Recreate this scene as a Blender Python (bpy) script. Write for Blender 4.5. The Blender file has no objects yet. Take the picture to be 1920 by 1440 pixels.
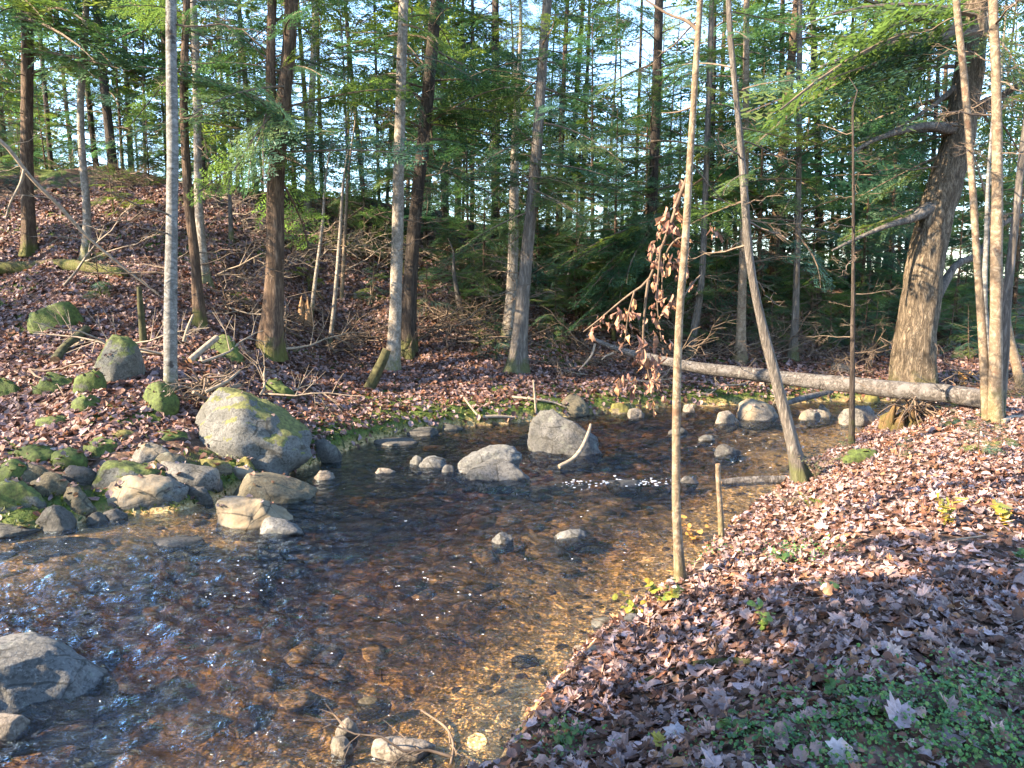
import bpy, math, random
import numpy as np
from mathutils import Vector
rng = np.random.default_rng(7)
random.seed(7)
scene = bpy.context.scene
COL = scene.collection
F = 1423.0
CAMZ = 2.2
PITCH = math.atan(180 / F)
CP, SP = math.cos(PITCH), math.sin(PITCH)
SUN = Vector((-0.86, -0.32, 0.50)).normalized()

# ------------------------------------------------------------------ helpers
def ray(u, v):
    x, yu = (u - 960) / F, (720 - v) / F
    return np.array((x, CP + SP * yu, -SP + CP * yu))

def at(u, v, y):
    """the point at depth y (metres ahead) that is seen at u, v"""
    d = ray(u, v)
    return d * (y / d[1]) + np.array((0, 0, CAMZ))

def on_plane(u, v, z=0.0):
    d = ray(u, v)
    return d * ((z - CAMZ) / d[2]) + np.array((0, 0, CAMZ))

def ss(a, b, x):
    t = np.clip((x - a) / (b - a), 0, 1)
    return t * t * (3 - 2 * t)

def _h(ix, iy, iz):
    n = (ix.astype(np.int64) * 374761393 + iy.astype(np.int64) * 668265263 + iz.astype(np.int64) * 2147483647) & 0xFFFFFFFF
    n = ((n ^ (n >> 13)) * 1274126177) & 0xFFFFFFFF
    n = n ^ (n >> 16)
    return (n & 0xFFFF) / 65535.0

def vnoise(x, y, z=None):
    x = np.asarray(x, float); y = np.asarray(y, float)
    z = np.zeros_like(x) if z is None else np.asarray(z, float)
    ix, iy, iz = np.floor(x), np.floor(y), np.floor(z)
    fx, fy, fz = x - ix, y - iy, z - iz
    fx, fy, fz = [t * t * (3 - 2 * t) for t in (fx, fy, fz)]
    r = 0
    for a in (0, 1):
        for b in (0, 1):
            for c in (0, 1):
                w = (fx if a else 1 - fx) * (fy if b else 1 - fy) * (fz if c else 1 - fz)
                r = r + w * _h(ix + a, iy + b, iz + c)
    return r * 2 - 1

def fbm(x, y, z=None, o=4):
    r, a = 0, 1.0
    for k in range(o):
        r = r + a * vnoise(x * 2 ** k + 17.3 * k, y * 2 ** k - 9.1 * k, None if z is None else z * 2 ** k + 3.7 * k)
        a *= 0.5
    return r

class MB:
    """collects vertices and faces of ONE mesh"""
    def __init__(s):
        s.V, s.Fs, s.M, s.C, s.n, s.hascol = [], [], [], [], 0, False
    def add(s, V, Fc, mat=0, col=None):
        V = np.asarray(V, float)
        Fc = np.asarray(Fc, int)
        if len(V) == 0 or len(Fc) == 0:
            return
        s.V.append(V)
        s.Fs.append(Fc + s.n)
        s.M.append(np.full(len(Fc), mat))
        if col is None:
            c = np.ones((len(V), 3))
        else:
            c = np.asarray(col, float)
            if c.ndim == 1:
                c = np.tile(c, (len(V), 1))
            s.hascol = True
        s.C.append(c)
        s.n += len(V)
    def build(s, name, mats, parent=None, smooth=True, origin=None):
        V = np.concatenate(s.V)
        if origin is not None:
            V = V - np.asarray(origin)
        me = bpy.data.meshes.new(name)
        me.vertices.add(len(V))
        me.vertices.foreach_set('co', V.astype(np.float32).ravel())
        sizes = np.concatenate([np.full(len(f), f.shape[1]) for f in s.Fs])
        loops = np.concatenate([f.ravel() for f in s.Fs])
        me.loops.add(len(loops))
        me.loops.foreach_set('vertex_index', loops.astype(np.int32))
        me.polygons.add(len(sizes))
        st = np.concatenate(([0], np.cumsum(sizes)[:-1]))
        me.polygons.foreach_set('loop_start', st.astype(np.int32))
        me.polygons.foreach_set('material_index', np.concatenate(s.M).astype(np.int32))
        me.polygons.foreach_set('use_smooth', np.full(len(sizes), smooth))
        if s.hascol:
            a = me.color_attributes.new('col', 'FLOAT_COLOR', 'POINT')
            C = np.concatenate(s.C)
            a.data.foreach_set('color', np.concatenate((C, np.ones((len(C), 1))), 1).astype(np.float32).ravel())
        for m in (mats if isinstance(mats, (list, tuple)) else [mats]):
            me.materials.append(m)
        me.update(calc_edges=True)
        me.validate()
        o = bpy.data.objects.new(name, me)
        COL.objects.link(o)
        if origin is not None and parent is None:
            o.location = Vector(origin)
        if parent is not None:
            o.parent = parent
        return o

def tag(o, label=None, cat=None, group=None, kind=None):
    if label: o['label'] = label
    if cat: o['category'] = cat
    if group: o['group'] = group
    if kind: o['kind'] = kind
    return o

def empty(name, loc, label, cat, group=None):
    o = bpy.data.objects.new(name, None)
    o.empty_display_size = 0.2
    o.location = Vector(loc)
    COL.objects.link(o)
    return tag(o, label, cat, group)

def copy_tree(o, label=None, group=None):
    c = o.copy(); COL.objects.link(c)
    for ch in o.children:
        d = ch.copy(); COL.objects.link(d); d.parent = c
        for g in ch.children:
            e = g.copy(); COL.objects.link(e); e.parent = d
    if label: c['label'] = label
    if group: c['group'] = group
    return c

def norm(a):
    return a / (np.linalg.norm(a, axis=-1, keepdims=True) + 1e-12)

def smooth_path(P, n):
    """Catmull-Rom through rows of P (any width)"""
    P = np.asarray(P, float)
    if len(P) < 3:
        t = np.linspace(0, 1, n)[:, None]
        return P[0] * (1 - t) + P[-1] * t
    Q = np.vstack((2 * P[0] - P[1], P, 2 * P[-1] - P[-2]))
    seg = np.linalg.norm(np.diff(P[:, :3], axis=0), axis=1)
    cum = np.concatenate(([0], np.cumsum(seg))) / seg.sum()
    out = []
    for s in np.linspace(0, 1, n):
        i = min(max(np.searchsorted(cum, s, 'right') - 1, 0), len(P) - 2)
        t = (s - cum[i]) / max(cum[i + 1] - cum[i], 1e-9)
        a, b, c, d = Q[i], Q[i + 1], Q[i + 2], Q[i + 3]
        out.append(0.5 * (2 * b + (c - a) * t + (2 * a - 5 * b + 4 * c - d) * t * t + (3 * b - a - 3 * c + d) * t ** 3))
    return np.array(out)

def tube(mb, P, R, k=8, mat=0, lump=0.0, seed=0, flare=0.0, flare_h=0.25, cap=True, col=None, cap_mat=None, lobes=5):
    P = np.asarray(P, float); R = np.asarray(R, float); n = len(P)
    T = norm(np.gradient(P, axis=0))
    ov = norm(P[-1] - P[0])
    ref = np.array((1.0, 0, 0)) if abs(ov[0]) < 0.8 else np.array((0, 0, 1.0))
    A = norm(np.cross(T, ref)); B = np.cross(T, A)
    ang = np.linspace(0, 2 * math.pi, k, endpoint=False)
    ca, sa = np.cos(ang), np.sin(ang)
    L = np.concatenate(([0], np.cumsum(np.linalg.norm(np.diff(P, axis=0), axis=1))))
    RR = np.repeat(R[:, None], k, 1)
    if lump:
        RR = RR * (1 + lump * fbm(ca[None] * 1.5 + seed * 3.1 + L[:, None] * 0, sa[None] * 1.5 + L[:, None] * 0, L[:, None] * 3 + seed + ca[None] * 0, 3)
                   + lump * 0.5 * vnoise(ca[None] * 5 + seed + L[:, None] * 0, sa[None] * 5 + L[:, None] * 0, L[:, None] * 1.3 + ca[None] * 0))
    if flare:
        ph = seed * 1.7
        lob = 0.6 + 0.4 * np.cos(ang * lobes + ph) + 0.25 * np.cos(ang * 3 + ph * 2)
        RR = RR * (1 + flare * np.exp(-L[:, None] / flare_h) * np.maximum(lob, 0.05)[None])
    V = P[:, None] + RR[..., None] * (A[:, None] * ca[None, :, None] + B[:, None] * sa[None, :, None])
    i = np.arange(n - 1)[:, None]; j = np.arange(k)[None]; jn = (j + 1) % k
    q = np.stack((i * k + j, i * k + jn, (i + 1) * k + jn, (i + 1) * k + j), -1).reshape(-1, 4)
    mb.add(V.reshape(-1, 3), q, mat, col)
    if cap:
        for e, idx in ((0, 0), (1, n - 1)):
            c = V[idx].mean(0)
            W = np.vstack((V[idx], c[None]))
            t = np.stack((np.arange(k), (np.arange(k) + 1) % k, np.full(k, k)), -1)
            mb.add(W, t if e else t[:, ::-1], mat if cap_mat is None else cap_mat, col)

# ------------------------------------------------------------------ shorelines and terrain
NEAR_PX = [(930, 1432), (985, 1340), (1055, 1255), (1110, 1200), (1170, 1150), (1225, 1115), (1275, 1085), (1335, 1015), (1395, 965),
           (1450, 925), (1495, 885), (1555, 848), (1600, 825), (1645, 790)]
FAR_PX = [(0, 1005), (60, 1000), (130, 985), (200, 968), (330, 960), (400, 940), (440, 922), (560, 885), (620, 862), (660, 842), (720, 824),
          (800, 809), (880, 800), (960, 794), (1050, 784), (1130, 776), (1250, 764), (1340, 761), (1460, 757), (1560, 753)]
NEAR = np.array([(-45, -8), (-20, -1.5), (-8, 1.0), (-4, 1.9), (-2, 2.3), (-0.9, 2.7), (-0.4, 3.0)] + [tuple(on_plane(*p)[:2]) for p in NEAR_PX] + [(7.2, 12.4), (9, 12.5), (12, 13.2), (20, 15.5), (45, 19)])
FAR = np.array([(-45, 1), (-20, 5.2), (-12, 6.6), (-7.5, 6.9)] + [tuple(on_plane(*p)[:2]) for p in FAR_PX] + [(7.3, 14.7), (9, 14.6), (12, 15.2), (20, 17.8), (45, 22)])
POLY = np.vstack((NEAR, FAR[::-1]))

def pdist(x, y, P):
    d = np.full(x.shape, 1e9)
    for a, b in zip(P[:-1], P[1:]):
        ab = b - a
        t = np.clip(((x - a[0]) * ab[0] + (y - a[1]) * ab[1]) / (ab @ ab), 0, 1)
        d = np.minimum(d, (x - a[0] - t * ab[0]) ** 2 + (y - a[1] - t * ab[1]) ** 2)
    return np.sqrt(d)

def inpoly(x, y, P):
    r = np.zeros(x.shape, bool)
    for a, b in zip(P, np.roll(P, -1, 0)):
        c = ((a[1] > y) != (b[1] > y))
        xi = (b[0] - a[0]) * (y - a[1]) / (b[1] - a[1] + 1e-12) + a[0]
        r ^= c & (x < xi)
    return r

COLS = [(-300, [0, .15, 1.2, 3.5, 6, 9.2, 11.2, 13.7, 20], [0, .12, .46, 1.04, 1.7, 2.9, 4.0, 5.3, 5.5]),
        (0, [0, .15, 1.2, 3.5, 6, 9.2, 11.2, 13.7, 20], [0, .12, .46, 1.04, 1.7, 2.9, 4.0, 5.2, 5.4]),
        (400, [0, .15, 1.0, 3.0, 6.5, 11, 15, 20], [0, .15, .5, 1.2, 2.6, 4.85, 5.2, 5.2]),
        (700, [0, .12, .35, 3.6, 5.0, 8, 12, 18], [0, .18, .27, .62, 1.05, 2.4, 4.75, 4.9]),
        (1000, [0, .12, .3, 2.5, 5, 9, 13, 20], [0, .18, .27, .58, 1.5, 3.7, 4.1, 4.1]),
        (1300, [0, .12, .3, 2.4, 4, 9, 14, 20], [0, .15, .22, .7, 1.1, 3.2, 3.5, 3.5]),
        (1700, [0, .12, .3, 2, 5, 10, 20], [0, .1, .16, .42, .9, 2.4, 2.6]),
        (2200, [0, .2, 5, 12, 25], [0, .15, .8, 1.8, 2.2])]

def terrain(x, y, full=False):
    x = np.asarray(x, float); y = np.asarray(y, float)
    dn, df = pdist(x, y, NEAR), pdist(x, y, FAR)
    ins = inpoly(x, y, POLY)
    u = np.clip(960 + F * x / np.maximum(y, 0.5), -300, 2200)
    us = np.array([c[0] for c in COLS], float)
    H = np.stack([np.interp(df, c[1], c[2]) for c in COLS])
    k = np.clip(np.searchsorted(us, u, 'right') - 1, 0, len(us) - 2)
    t = (u - us[k]) / (us[k + 1] - us[k]); t = t * t * (3 - 2 * t)
    hf = np.take_along_axis(H, k[None], 0)[0] * (1 - t) + np.take_along_axis(H, k[None] + 1, 0)[0] * t
    amp = np.clip(df / 6, 0.0, 1)
    hf = hf + amp * 0.26 * fbm(x * .45 + 4, y * .45, None, 3) + np.clip(df / .5, 0, 1) * 0.035 * fbm(x * 2.1, y * 2.1, None, 3)
    hf = hf + 0.05 * np.clip(df / .3, 0, 1) * vnoise(x * 6, y * 6)* np.exp(-df)
    hn = .10 * ss(0, .12, dn) + .44 * ss(0, 1.7, dn) * (1 - .35 * np.exp(-((x - .3) ** 2 / .5 + (y - 3.6) ** 2 / .6))) + np.clip(dn / .6, 0, 1) * (.05 * fbm(x * 1.1 + 9, y * 1.1, None, 3) + .012 * fbm(x * 7, y * 7, None, 2))
    hn = hn + .12 * np.exp(-((x - 6.7) ** 2 / .5 + (y - 11.0) ** 2 / .5))
    dep = np.minimum(np.minimum(.02 + .10 * dn, .04 + np.where(u < 470, .10, .35) * df), .34)
    dep = dep - .030 * np.exp(-((x + .35) ** 2 / .6 + (y - 3.62) ** 2 / .25)) * (1 + .35 * vnoise(x * 4, y * 4))
    dep = dep + np.clip(np.minimum(dn, df) / .8, 0, 1) * (.085 * fbm(x * 1.1, y * 1.1 + 5, None, 3) + .02 * vnoise(x * 7, y * 7))
    z = np.where(ins, -np.maximum(dep, -.008), np.where(df < dn, hf, hn))
    if full:
        return z, dn, df, ins, u
    return z

def hit(u, v, water=True):
    """where the sight line through u, v first meets the ground (or the water)"""
    d = ray(u, v)
    t = np.geomspace(1.5, 90, 2500)
    X, Y, Z = d[0] * t, d[1] * t, CAMZ + d[2] * t
    h = terrain(X, Y)
    if water:
        h = np.maximum(h, 0)
    k = np.nonzero(Z < h)[0]
    k = k[0] if len(k) else len(t) - 1
    return np.array((X[k], Y[k], h[k]))

def gz(x, y):
    return float(terrain(np.array([x]), np.array([y]))[0])

# ------------------------------------------------------------------ materials
class NT:
    def __init__(s, name):
        s.m = bpy.data.materials.new(name); s.m.use_nodes = True
        s.t = s.m.node_tree; s.t.nodes.clear()
        s.out = s.n('ShaderNodeOutputMaterial')
    def n(s, typ, **kw):
        nd = s.t.nodes.new(typ)
        for k, v in kw.items():
            if k.startswith('i_'):
                nd.inputs[k[2:].replace('_', ' ')].default_value = v
            else:
                setattr(nd, k, v)
        return nd
    def l(s, a, b):
        s.t.links.new(a, b)
    def coord(s, kind='Object', scale=(1, 1, 1), rnd=False):
        tc = s.n('ShaderNodeTexCoord')
        mp = s.n('ShaderNodeMapping'); mp.inputs['Scale'].default_value = scale
        s.l(tc.outputs[kind], mp.inputs[0])
        if rnd:
            oi = s.n('ShaderNodeObjectInfo'); mu = s.n('ShaderNodeMath', operation='MULTIPLY'); mu.inputs[1].default_value = 40
            s.l(oi.outputs['Random'], mu.inputs[0]); s.l(mu.outputs[0], mp.inputs['Location'])
        return mp.outputs[0]
    def noise(s, vec, scale, detail=4, rough=.55, dist=0):
        nd = s.n('ShaderNodeTexNoise'); nd.inputs['Scale'].default_value = scale; nd.inputs['Detail'].default_value = detail
        nd.inputs['Roughness'].default_value = rough; nd.inputs['Distortion'].default_value = dist
        s.l(vec, nd.inputs['Vector']); return nd.outputs['Fac']
    def voro(s, vec, scale, feature='F1', out='Distance'):
        nd = s.n('ShaderNodeTexVoronoi', feature=feature); nd.inputs['Scale'].default_value = scale
        s.l(vec, nd.inputs['Vector']); return nd.outputs[out]
    def ramp(s, fac, stops):
        nd = s.n('ShaderNodeValToRGB'); e = nd.color_ramp.elements
        while len(e) < len(stops): e.new(0.5)
        for q, (p, c) in zip(e, stops):
            q.position = p; q.color = (c, c, c, 1) if isinstance(c, (int, float)) else (*c, 1)
        s.l(fac, nd.inputs[0]); return nd.outputs[0]
    def mix(s, fac, a, b, mode='MIX'):
        nd = s.n('ShaderNodeMix', data_type='RGBA', blend_type=mode)
        for val, sock in ((fac, nd.inputs[0]), (a, nd.inputs[6]), (b, nd.inputs[7])):
            if hasattr(val, 'is_output'): s.l(val, sock)
            elif isinstance(val, tuple): sock.default_value = (*val, 1)
            else: sock.default_value = val
        return nd.outputs[2]
    def math(s, op, a, b=0.0):
        nd = s.n('ShaderNodeMath', operation=op)
        for val, sock in ((a, nd.inputs[0]), (b, nd.inputs[1])):
            if hasattr(val, 'is_output'): s.l(val, sock)
            else: sock.default_value = val
        return nd.outputs[0]
    def bump(s, h, strength=.5, dist=.02, normal=None):
        nd = s.n('ShaderNodeBump'); nd.inputs['Strength'].default_value = strength; nd.inputs['Distance'].default_value = dist
        s.l(h, nd.inputs['Height'])
        if normal is not None: s.l(normal, nd.inputs['Normal'])
        return nd.outputs[0]
    def bsdf(s, col, rough=.8, normal=None, spec=.3):
        b = s.n('ShaderNodeBsdfPrincipled')
        for val, key in ((col, 'Base Color'), (rough, 'Roughness')):
            if hasattr(val, 'is_output'): s.l(val, b.inputs[key])
            elif isinstance(val, tuple): b.inputs[key].default_value = (*val, 1)
            else: b.inputs[key].default_value = val
        b.inputs['Specular IOR Level'].default_value = spec
        if normal is not None: s.l(normal, b.inputs['Normal'])
        s.l(b.outputs[0], s.out.inputs[0])
        return b
    def geo(s, key):
        return s.n('ShaderNodeNewGeometry').outputs[key]
    def attr(s, name):
        return s.n('ShaderNodeAttribute', attribute_name=name).outputs['Color']
    def sep(s, v):
        nd = s.n('ShaderNodeSeparateXYZ'); s.l(v, nd.inputs[0]); return nd.outputs

def mat_ground():
    s = NT('forest_ground')
    v = s.coord('Object')
    msk = s.n('ShaderNodeSeparateColor'); s.l(s.attr('col'), msk.inputs[0])
    moss, bed, lit = msk.outputs[0], msk.outputs[1], msk.outputs[2]  # third channel is the sand share of the bed
    # leaf litter, cells of leaf size in mixed browns
    warp = s.n('ShaderNodeMix', data_type='VECTOR'); warp.inputs[0].default_value = .06
    nz = s.n('ShaderNodeTexNoise'); nz.inputs['Scale'].default_value = 9; s.l(v, nz.inputs['Vector'])
    s.l(v, warp.inputs[4]); s.l(nz.outputs['Color'], warp.inputs[5])
    vc = s.n('ShaderNodeTexVoronoi'); vc.inputs['Scale'].default_value = 15; s.l(warp.outputs[1], vc.inputs['Vector'])
    sp = s.n('ShaderNodeSeparateColor'); s.l(vc.outputs['Color'], sp.inputs[0])
    leaf = s.ramp(sp.outputs[0], [(0, (.035, .02, .014)), (.3, (.085, .045, .03)), (.55, (.15, .07, .042)), (.8, (.20, .115, .08)), (1, (.29, .20, .16))])
    leaf = s.mix(s.ramp(vc.outputs['Distance'], [(.25, 0.0), (.75, .75)]), leaf, (.03, .02, .014))
    soil = s.ramp(s.noise(v, 3, 6), [(.3, (.03, .02, .013)), (.7, (.10, .06, .036))])
    c = s.mix(s.ramp(s.noise(v, 1.3, 5), [(.3, 0.2), (.55, 1.0)]), soil, leaf)
    mg = s.ramp(s.noise(v, 14, 6, .7), [(.3, (.022, .032, .007)), (.55, (.06, .085, .014)), (.75, (.13, .15, .025))])
    mm = s.ramp(s.math('ADD', moss, s.math('MULTIPLY', s.math('SUBTRACT', s.noise(v, 5, 5), .5), .9)), [(.42, 0.0), (.58, 1.0)])
    c = s.mix(mm, c, mg)
    # stream bed: tea stained gravel and cobbles
    vb = s.n('ShaderNodeTexVoronoi'); vb.inputs['Scale'].default_value = 9; s.l(warp.outputs[1], vb.inputs['Vector'])
    sb = s.n('ShaderNodeSeparateColor'); s.l(vb.outputs['Color'], sb.inputs[0])
    cob = s.ramp(sb.outputs[0], [(0, (.07, .045, .022)), (.4, (.15, .095, .045)), (.7, (.26, .165, .07)), (1, (.40, .28, .15))])
    cob = s.mix(s.ramp(vb.outputs['Distance'], [(.3, 0.0), (.8, .7)]), cob, (.05, .03, .016))
    vs = s.n('ShaderNodeTexVoronoi'); vs.inputs['Scale'].default_value = 55; s.l(v, vs.inputs['Vector'])
    s2 = s.n('ShaderNodeSeparateColor'); s.l(vs.outputs['Color'], s2.inputs[0])
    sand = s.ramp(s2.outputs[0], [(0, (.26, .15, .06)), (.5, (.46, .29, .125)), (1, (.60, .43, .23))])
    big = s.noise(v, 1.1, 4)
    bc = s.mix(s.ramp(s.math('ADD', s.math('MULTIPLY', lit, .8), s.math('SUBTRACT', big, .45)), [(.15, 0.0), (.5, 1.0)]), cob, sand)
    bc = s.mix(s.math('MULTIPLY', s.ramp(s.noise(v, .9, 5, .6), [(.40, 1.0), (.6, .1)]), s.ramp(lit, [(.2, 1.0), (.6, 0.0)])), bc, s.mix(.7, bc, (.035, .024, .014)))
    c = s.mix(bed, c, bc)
    hgt = s.math('ADD', s.math('MULTIPLY', vc.outputs['Distance'], -.5), s.noise(v, 30, 5))
    s.bsdf(c, .85, s.bump(hgt, .7, .03), .25)
    return s.m

def mat_leaf(name, rough=.6, trans=.25, spec=.35):
    s = NT(name)
    c = s.attr('col')
    v = s.coord('Object')
    c = s.mix(s.ramp(s.noise(v, 60, 3), [(.35, .35), (.6, 0.0)]), c, (.05, .03, .02))
    b = s.bsdf(c, rough, None, spec)
    t = s.n('ShaderNodeBsdfTranslucent'); s.l(c, t.inputs[0])
    m = s.n('ShaderNodeMixShader'); m.inputs[0].default_value = trans
    s.l(b.outputs[0], m.inputs[1]); s.l(t.outputs[0], m.inputs[2]); s.l(m.outputs[0], s.out.inputs[0])
    return s.m

def mat_needles(name, trans=.45):
    s = NT(name)
    oi = s.n('ShaderNodeObjectInfo')
    c = s.attr('col')
    c = s.mix(s.ramp(oi.outputs['Random'], [(0, 0.0), (1, .5)]), c, s.mix(1.0, c, (1.2, 1.12, .8), 'MULTIPLY'))
    d = s.n('ShaderNodeBsdfPrincipled'); d.inputs['Roughness'].default_value = .5; d.inputs['Specular IOR Level'].default_value = .3
    s.l(c, d.inputs['Base Color'])
    t = s.n('ShaderNodeBsdfTranslucent'); s.l(s.mix(1.0, c, (1.5, 1.65, .85), 'MULTIPLY'), t.inputs[0])
    m = s.n('ShaderNodeMixShader'); m.inputs[0].default_value = trans
    s.l(d.outputs[0], m.inputs[1]); s.l(t.outputs[0], m.inputs[2]); s.l(m.outputs[0], s.out.inputs[0])
    return s.m

def mat_bark(name, dark, mid, light, stretch=(9, 9, 1.6), bump=.8, moss=0.0, spots=None, bands=False, patch=None, bd=.02):
    s = NT(name)
    v = s.coord('Object', stretch, rnd=True)
    o = s.coord('Object', (1, 1, 1), rnd=True)
    n = s.noise(v, 2.2, 7, .65, .3)
    n2 = s.noise(s.coord('Object', (stretch[0] * 1.1, stretch[1] * 1.1, stretch[2] * .8), rnd=True), 1.7, 6, .65, .9)
    fur = s.math('MULTIPLY', s.math('ABSOLUTE', s.math('SUBTRACT', n2, .5)), 3.0)
    c = s.ramp(n, [(.28, dark), (.5, mid), (.74, light)])
    c = s.mix(s.ramp(fur, [(.0, .8), (.22, 0.0)]), c, dark)
    if patch:
        c = s.mix(s.ramp(s.noise(o, 5, 5, .6), [(.5, 0.0), (.6, .8)]), c, patch)
    if spots:
        sv = s.coord('Object', (6, 6, 9), rnd=True)
        c = s.mix(s.ramp(s.noise(sv, 1.1, 3, .5), [(.63, 0.0), (.70, .9)]), c, spots)
    if bands:
        bv = s.coord('Object', (7, 7, 30), rnd=True)
        c = s.mix(s.ramp(s.noise(bv, 1.0, 3, .6), [(.60, 0.0), (.74, .45)]), c, dark)
    if moss:
        z = s.sep(s.coord('Object'))[2]
        f = s.math('ADD', s.math('MULTIPLY', z, -1.6), s.math('MULTIPLY', s.noise(o, 4, 5, .6), 2.2))
        c = s.mix(s.ramp(f, [(.55, 0.0), (1.0, moss)]), c, (.085, .095, .02))
    h = s.math('ADD', s.math('MULTIPLY', n, .7), s.ramp(fur, [(0, 0.0), (.45, .8)]))
    s.bsdf(c, .88, s.bump(h, bump, bd), .2)
    return s.m

def mat_rock(name, dark, light, moss=0.0, mossc=(.07, .085, .018), lichen=.3, wet=True, warm=None):
    s = NT(name)
    v = s.coord('Object', rnd=True)
    n = s.noise(v, 3.0, 7, .62, .2)
    sp = s.noise(v, 38, 3, .7)
    c = s.ramp(n, [(.3, dark), (.7, light)])
    c = s.mix(s.ramp(sp, [(.40, .65), (.52, 0.0)]), c, tuple(x * .38 for x in dark))
    c = s.mix(s.ramp(s.noise(v, 60, 2, .6), [(.57, 0.0), (.66, .55)]), c, tuple(min(1, x * 1.2) for x in light))
    if warm:
        c = s.mix(s.ramp(s.noise(v, 1.7, 4), [(.5, 0.0), (.62, .7)]), c, warm)
    c = s.mix(s.ramp(s.noise(v, 1.9, 6, .65, 1.0), [(.46, 0.0), (.60, .75)]), c, s.mix(.6, c, (.05, .048, .04)))
    c = s.mix(s.ramp(s.noise(v, 6.5, 6, .7), [(.57, 0.0), (.66, lichen)]), c, (.20, .21, .17))
    crk = s.voro(s.coord('Object', (1, 1, 1.6), rnd=True), 2.3, 'DISTANCE_TO_EDGE')
    c = s.mix(s.ramp(s.math('ADD', crk, s.math('MULTIPLY', s.math('SUBTRACT', s.noise(v, 5, 5), .5), .12)), [(.0, .75), (.016, 0.0)]), c, (.02, .018, .014))
    nz = s.sep(s.geo('Normal'))[2]
    if moss:
        f = s.math('ADD', s.math('MULTIPLY', nz, .55), s.math('MULTIPLY', s.noise(v, 2.6, 6, .65), 1.3))
        mc = s.mix(s.ramp(s.noise(v, 22, 5, .7), [(.35, 0.0), (.68, 1.0)]), tuple(x * .4 for x in mossc), tuple(x * 1.5 for x in mossc))
        c = s.mix(s.ramp(f, [(1.32 - moss * .8, 0.0), (1.42 - moss * .8, .95)]), c, mc)
    rough = .85
    if wet:
        pz = s.sep(s.geo('Position'))[2]
        w = s.ramp(s.math('ADD', pz, s.math('MULTIPLY', s.noise(v, 5, 4), .07)), [(.03, 1.0), (.06, 0.0)])
        c = s.mix(w, c, s.mix(.42, c, (.03, .022, .014)))
        rough = s.ramp(w, [(0, .85), (1, .25)])
    h = s.math('ADD', s.math('MULTIPLY', n, .8), s.math('MULTIPLY', s.noise(v, 25, 5, .7), .35))
    s.bsdf(c, rough, s.bump(h, .8, .035), .35)
    return s.m

def mat_plain(name, col, rough=.8, var=.3, scale=20):
    s = NT(name)
    c = s.mix(s.ramp(s.noise(s.coord('Object', rnd=True), scale, 5), [(.35, 0.0), (.7, 1.0)]), tuple(x * (1 - var) for x in col), tuple(x * (1 + var) for x in col))
    s.bsdf(c, rough)
    return s.m

def mat_water():
    s = NT('stream_water')
    v = s.coord('Object', (1, 1.5, 1))
    col = s.n('ShaderNodeSeparateColor'); s.l(s.attr('col'), col.inputs[0])
    a = s.noise(v, 6.5, 3, .55, .5); b = s.noise(v, 19, 3, .6, .4)
    h = s.math('ADD', a, s.math('MULTIPLY', b, .35))
    h = s.math('MULTIPLY', h, s.math('ADD', s.math('MULTIPLY', col.outputs[0], .9), .25))
    nrm = s.bump(h, 1.0, .12)
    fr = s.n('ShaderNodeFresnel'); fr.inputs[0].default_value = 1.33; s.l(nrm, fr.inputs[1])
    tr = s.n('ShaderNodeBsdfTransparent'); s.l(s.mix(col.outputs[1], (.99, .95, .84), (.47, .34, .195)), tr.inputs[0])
    gl = s.n('ShaderNodeBsdfGlossy'); gl.inputs[0].default_value = (.72, .86, 1.0, 1); gl.inputs['Roughness'].default_value = .04; s.l(nrm, gl.inputs['Normal'])  # blue gloss tint puts the sky sheen into the colour
    m = s.n('ShaderNodeMixShader'); s.l(s.math('MINIMUM', s.math('MULTIPLY', fr.outputs[0], 1.8), .92), m.inputs[0])  # reflection raised above true Fresnel to strengthen the painted blue sheen
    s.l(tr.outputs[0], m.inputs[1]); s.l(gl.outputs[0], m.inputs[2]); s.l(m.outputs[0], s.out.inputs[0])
    return s.m

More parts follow.
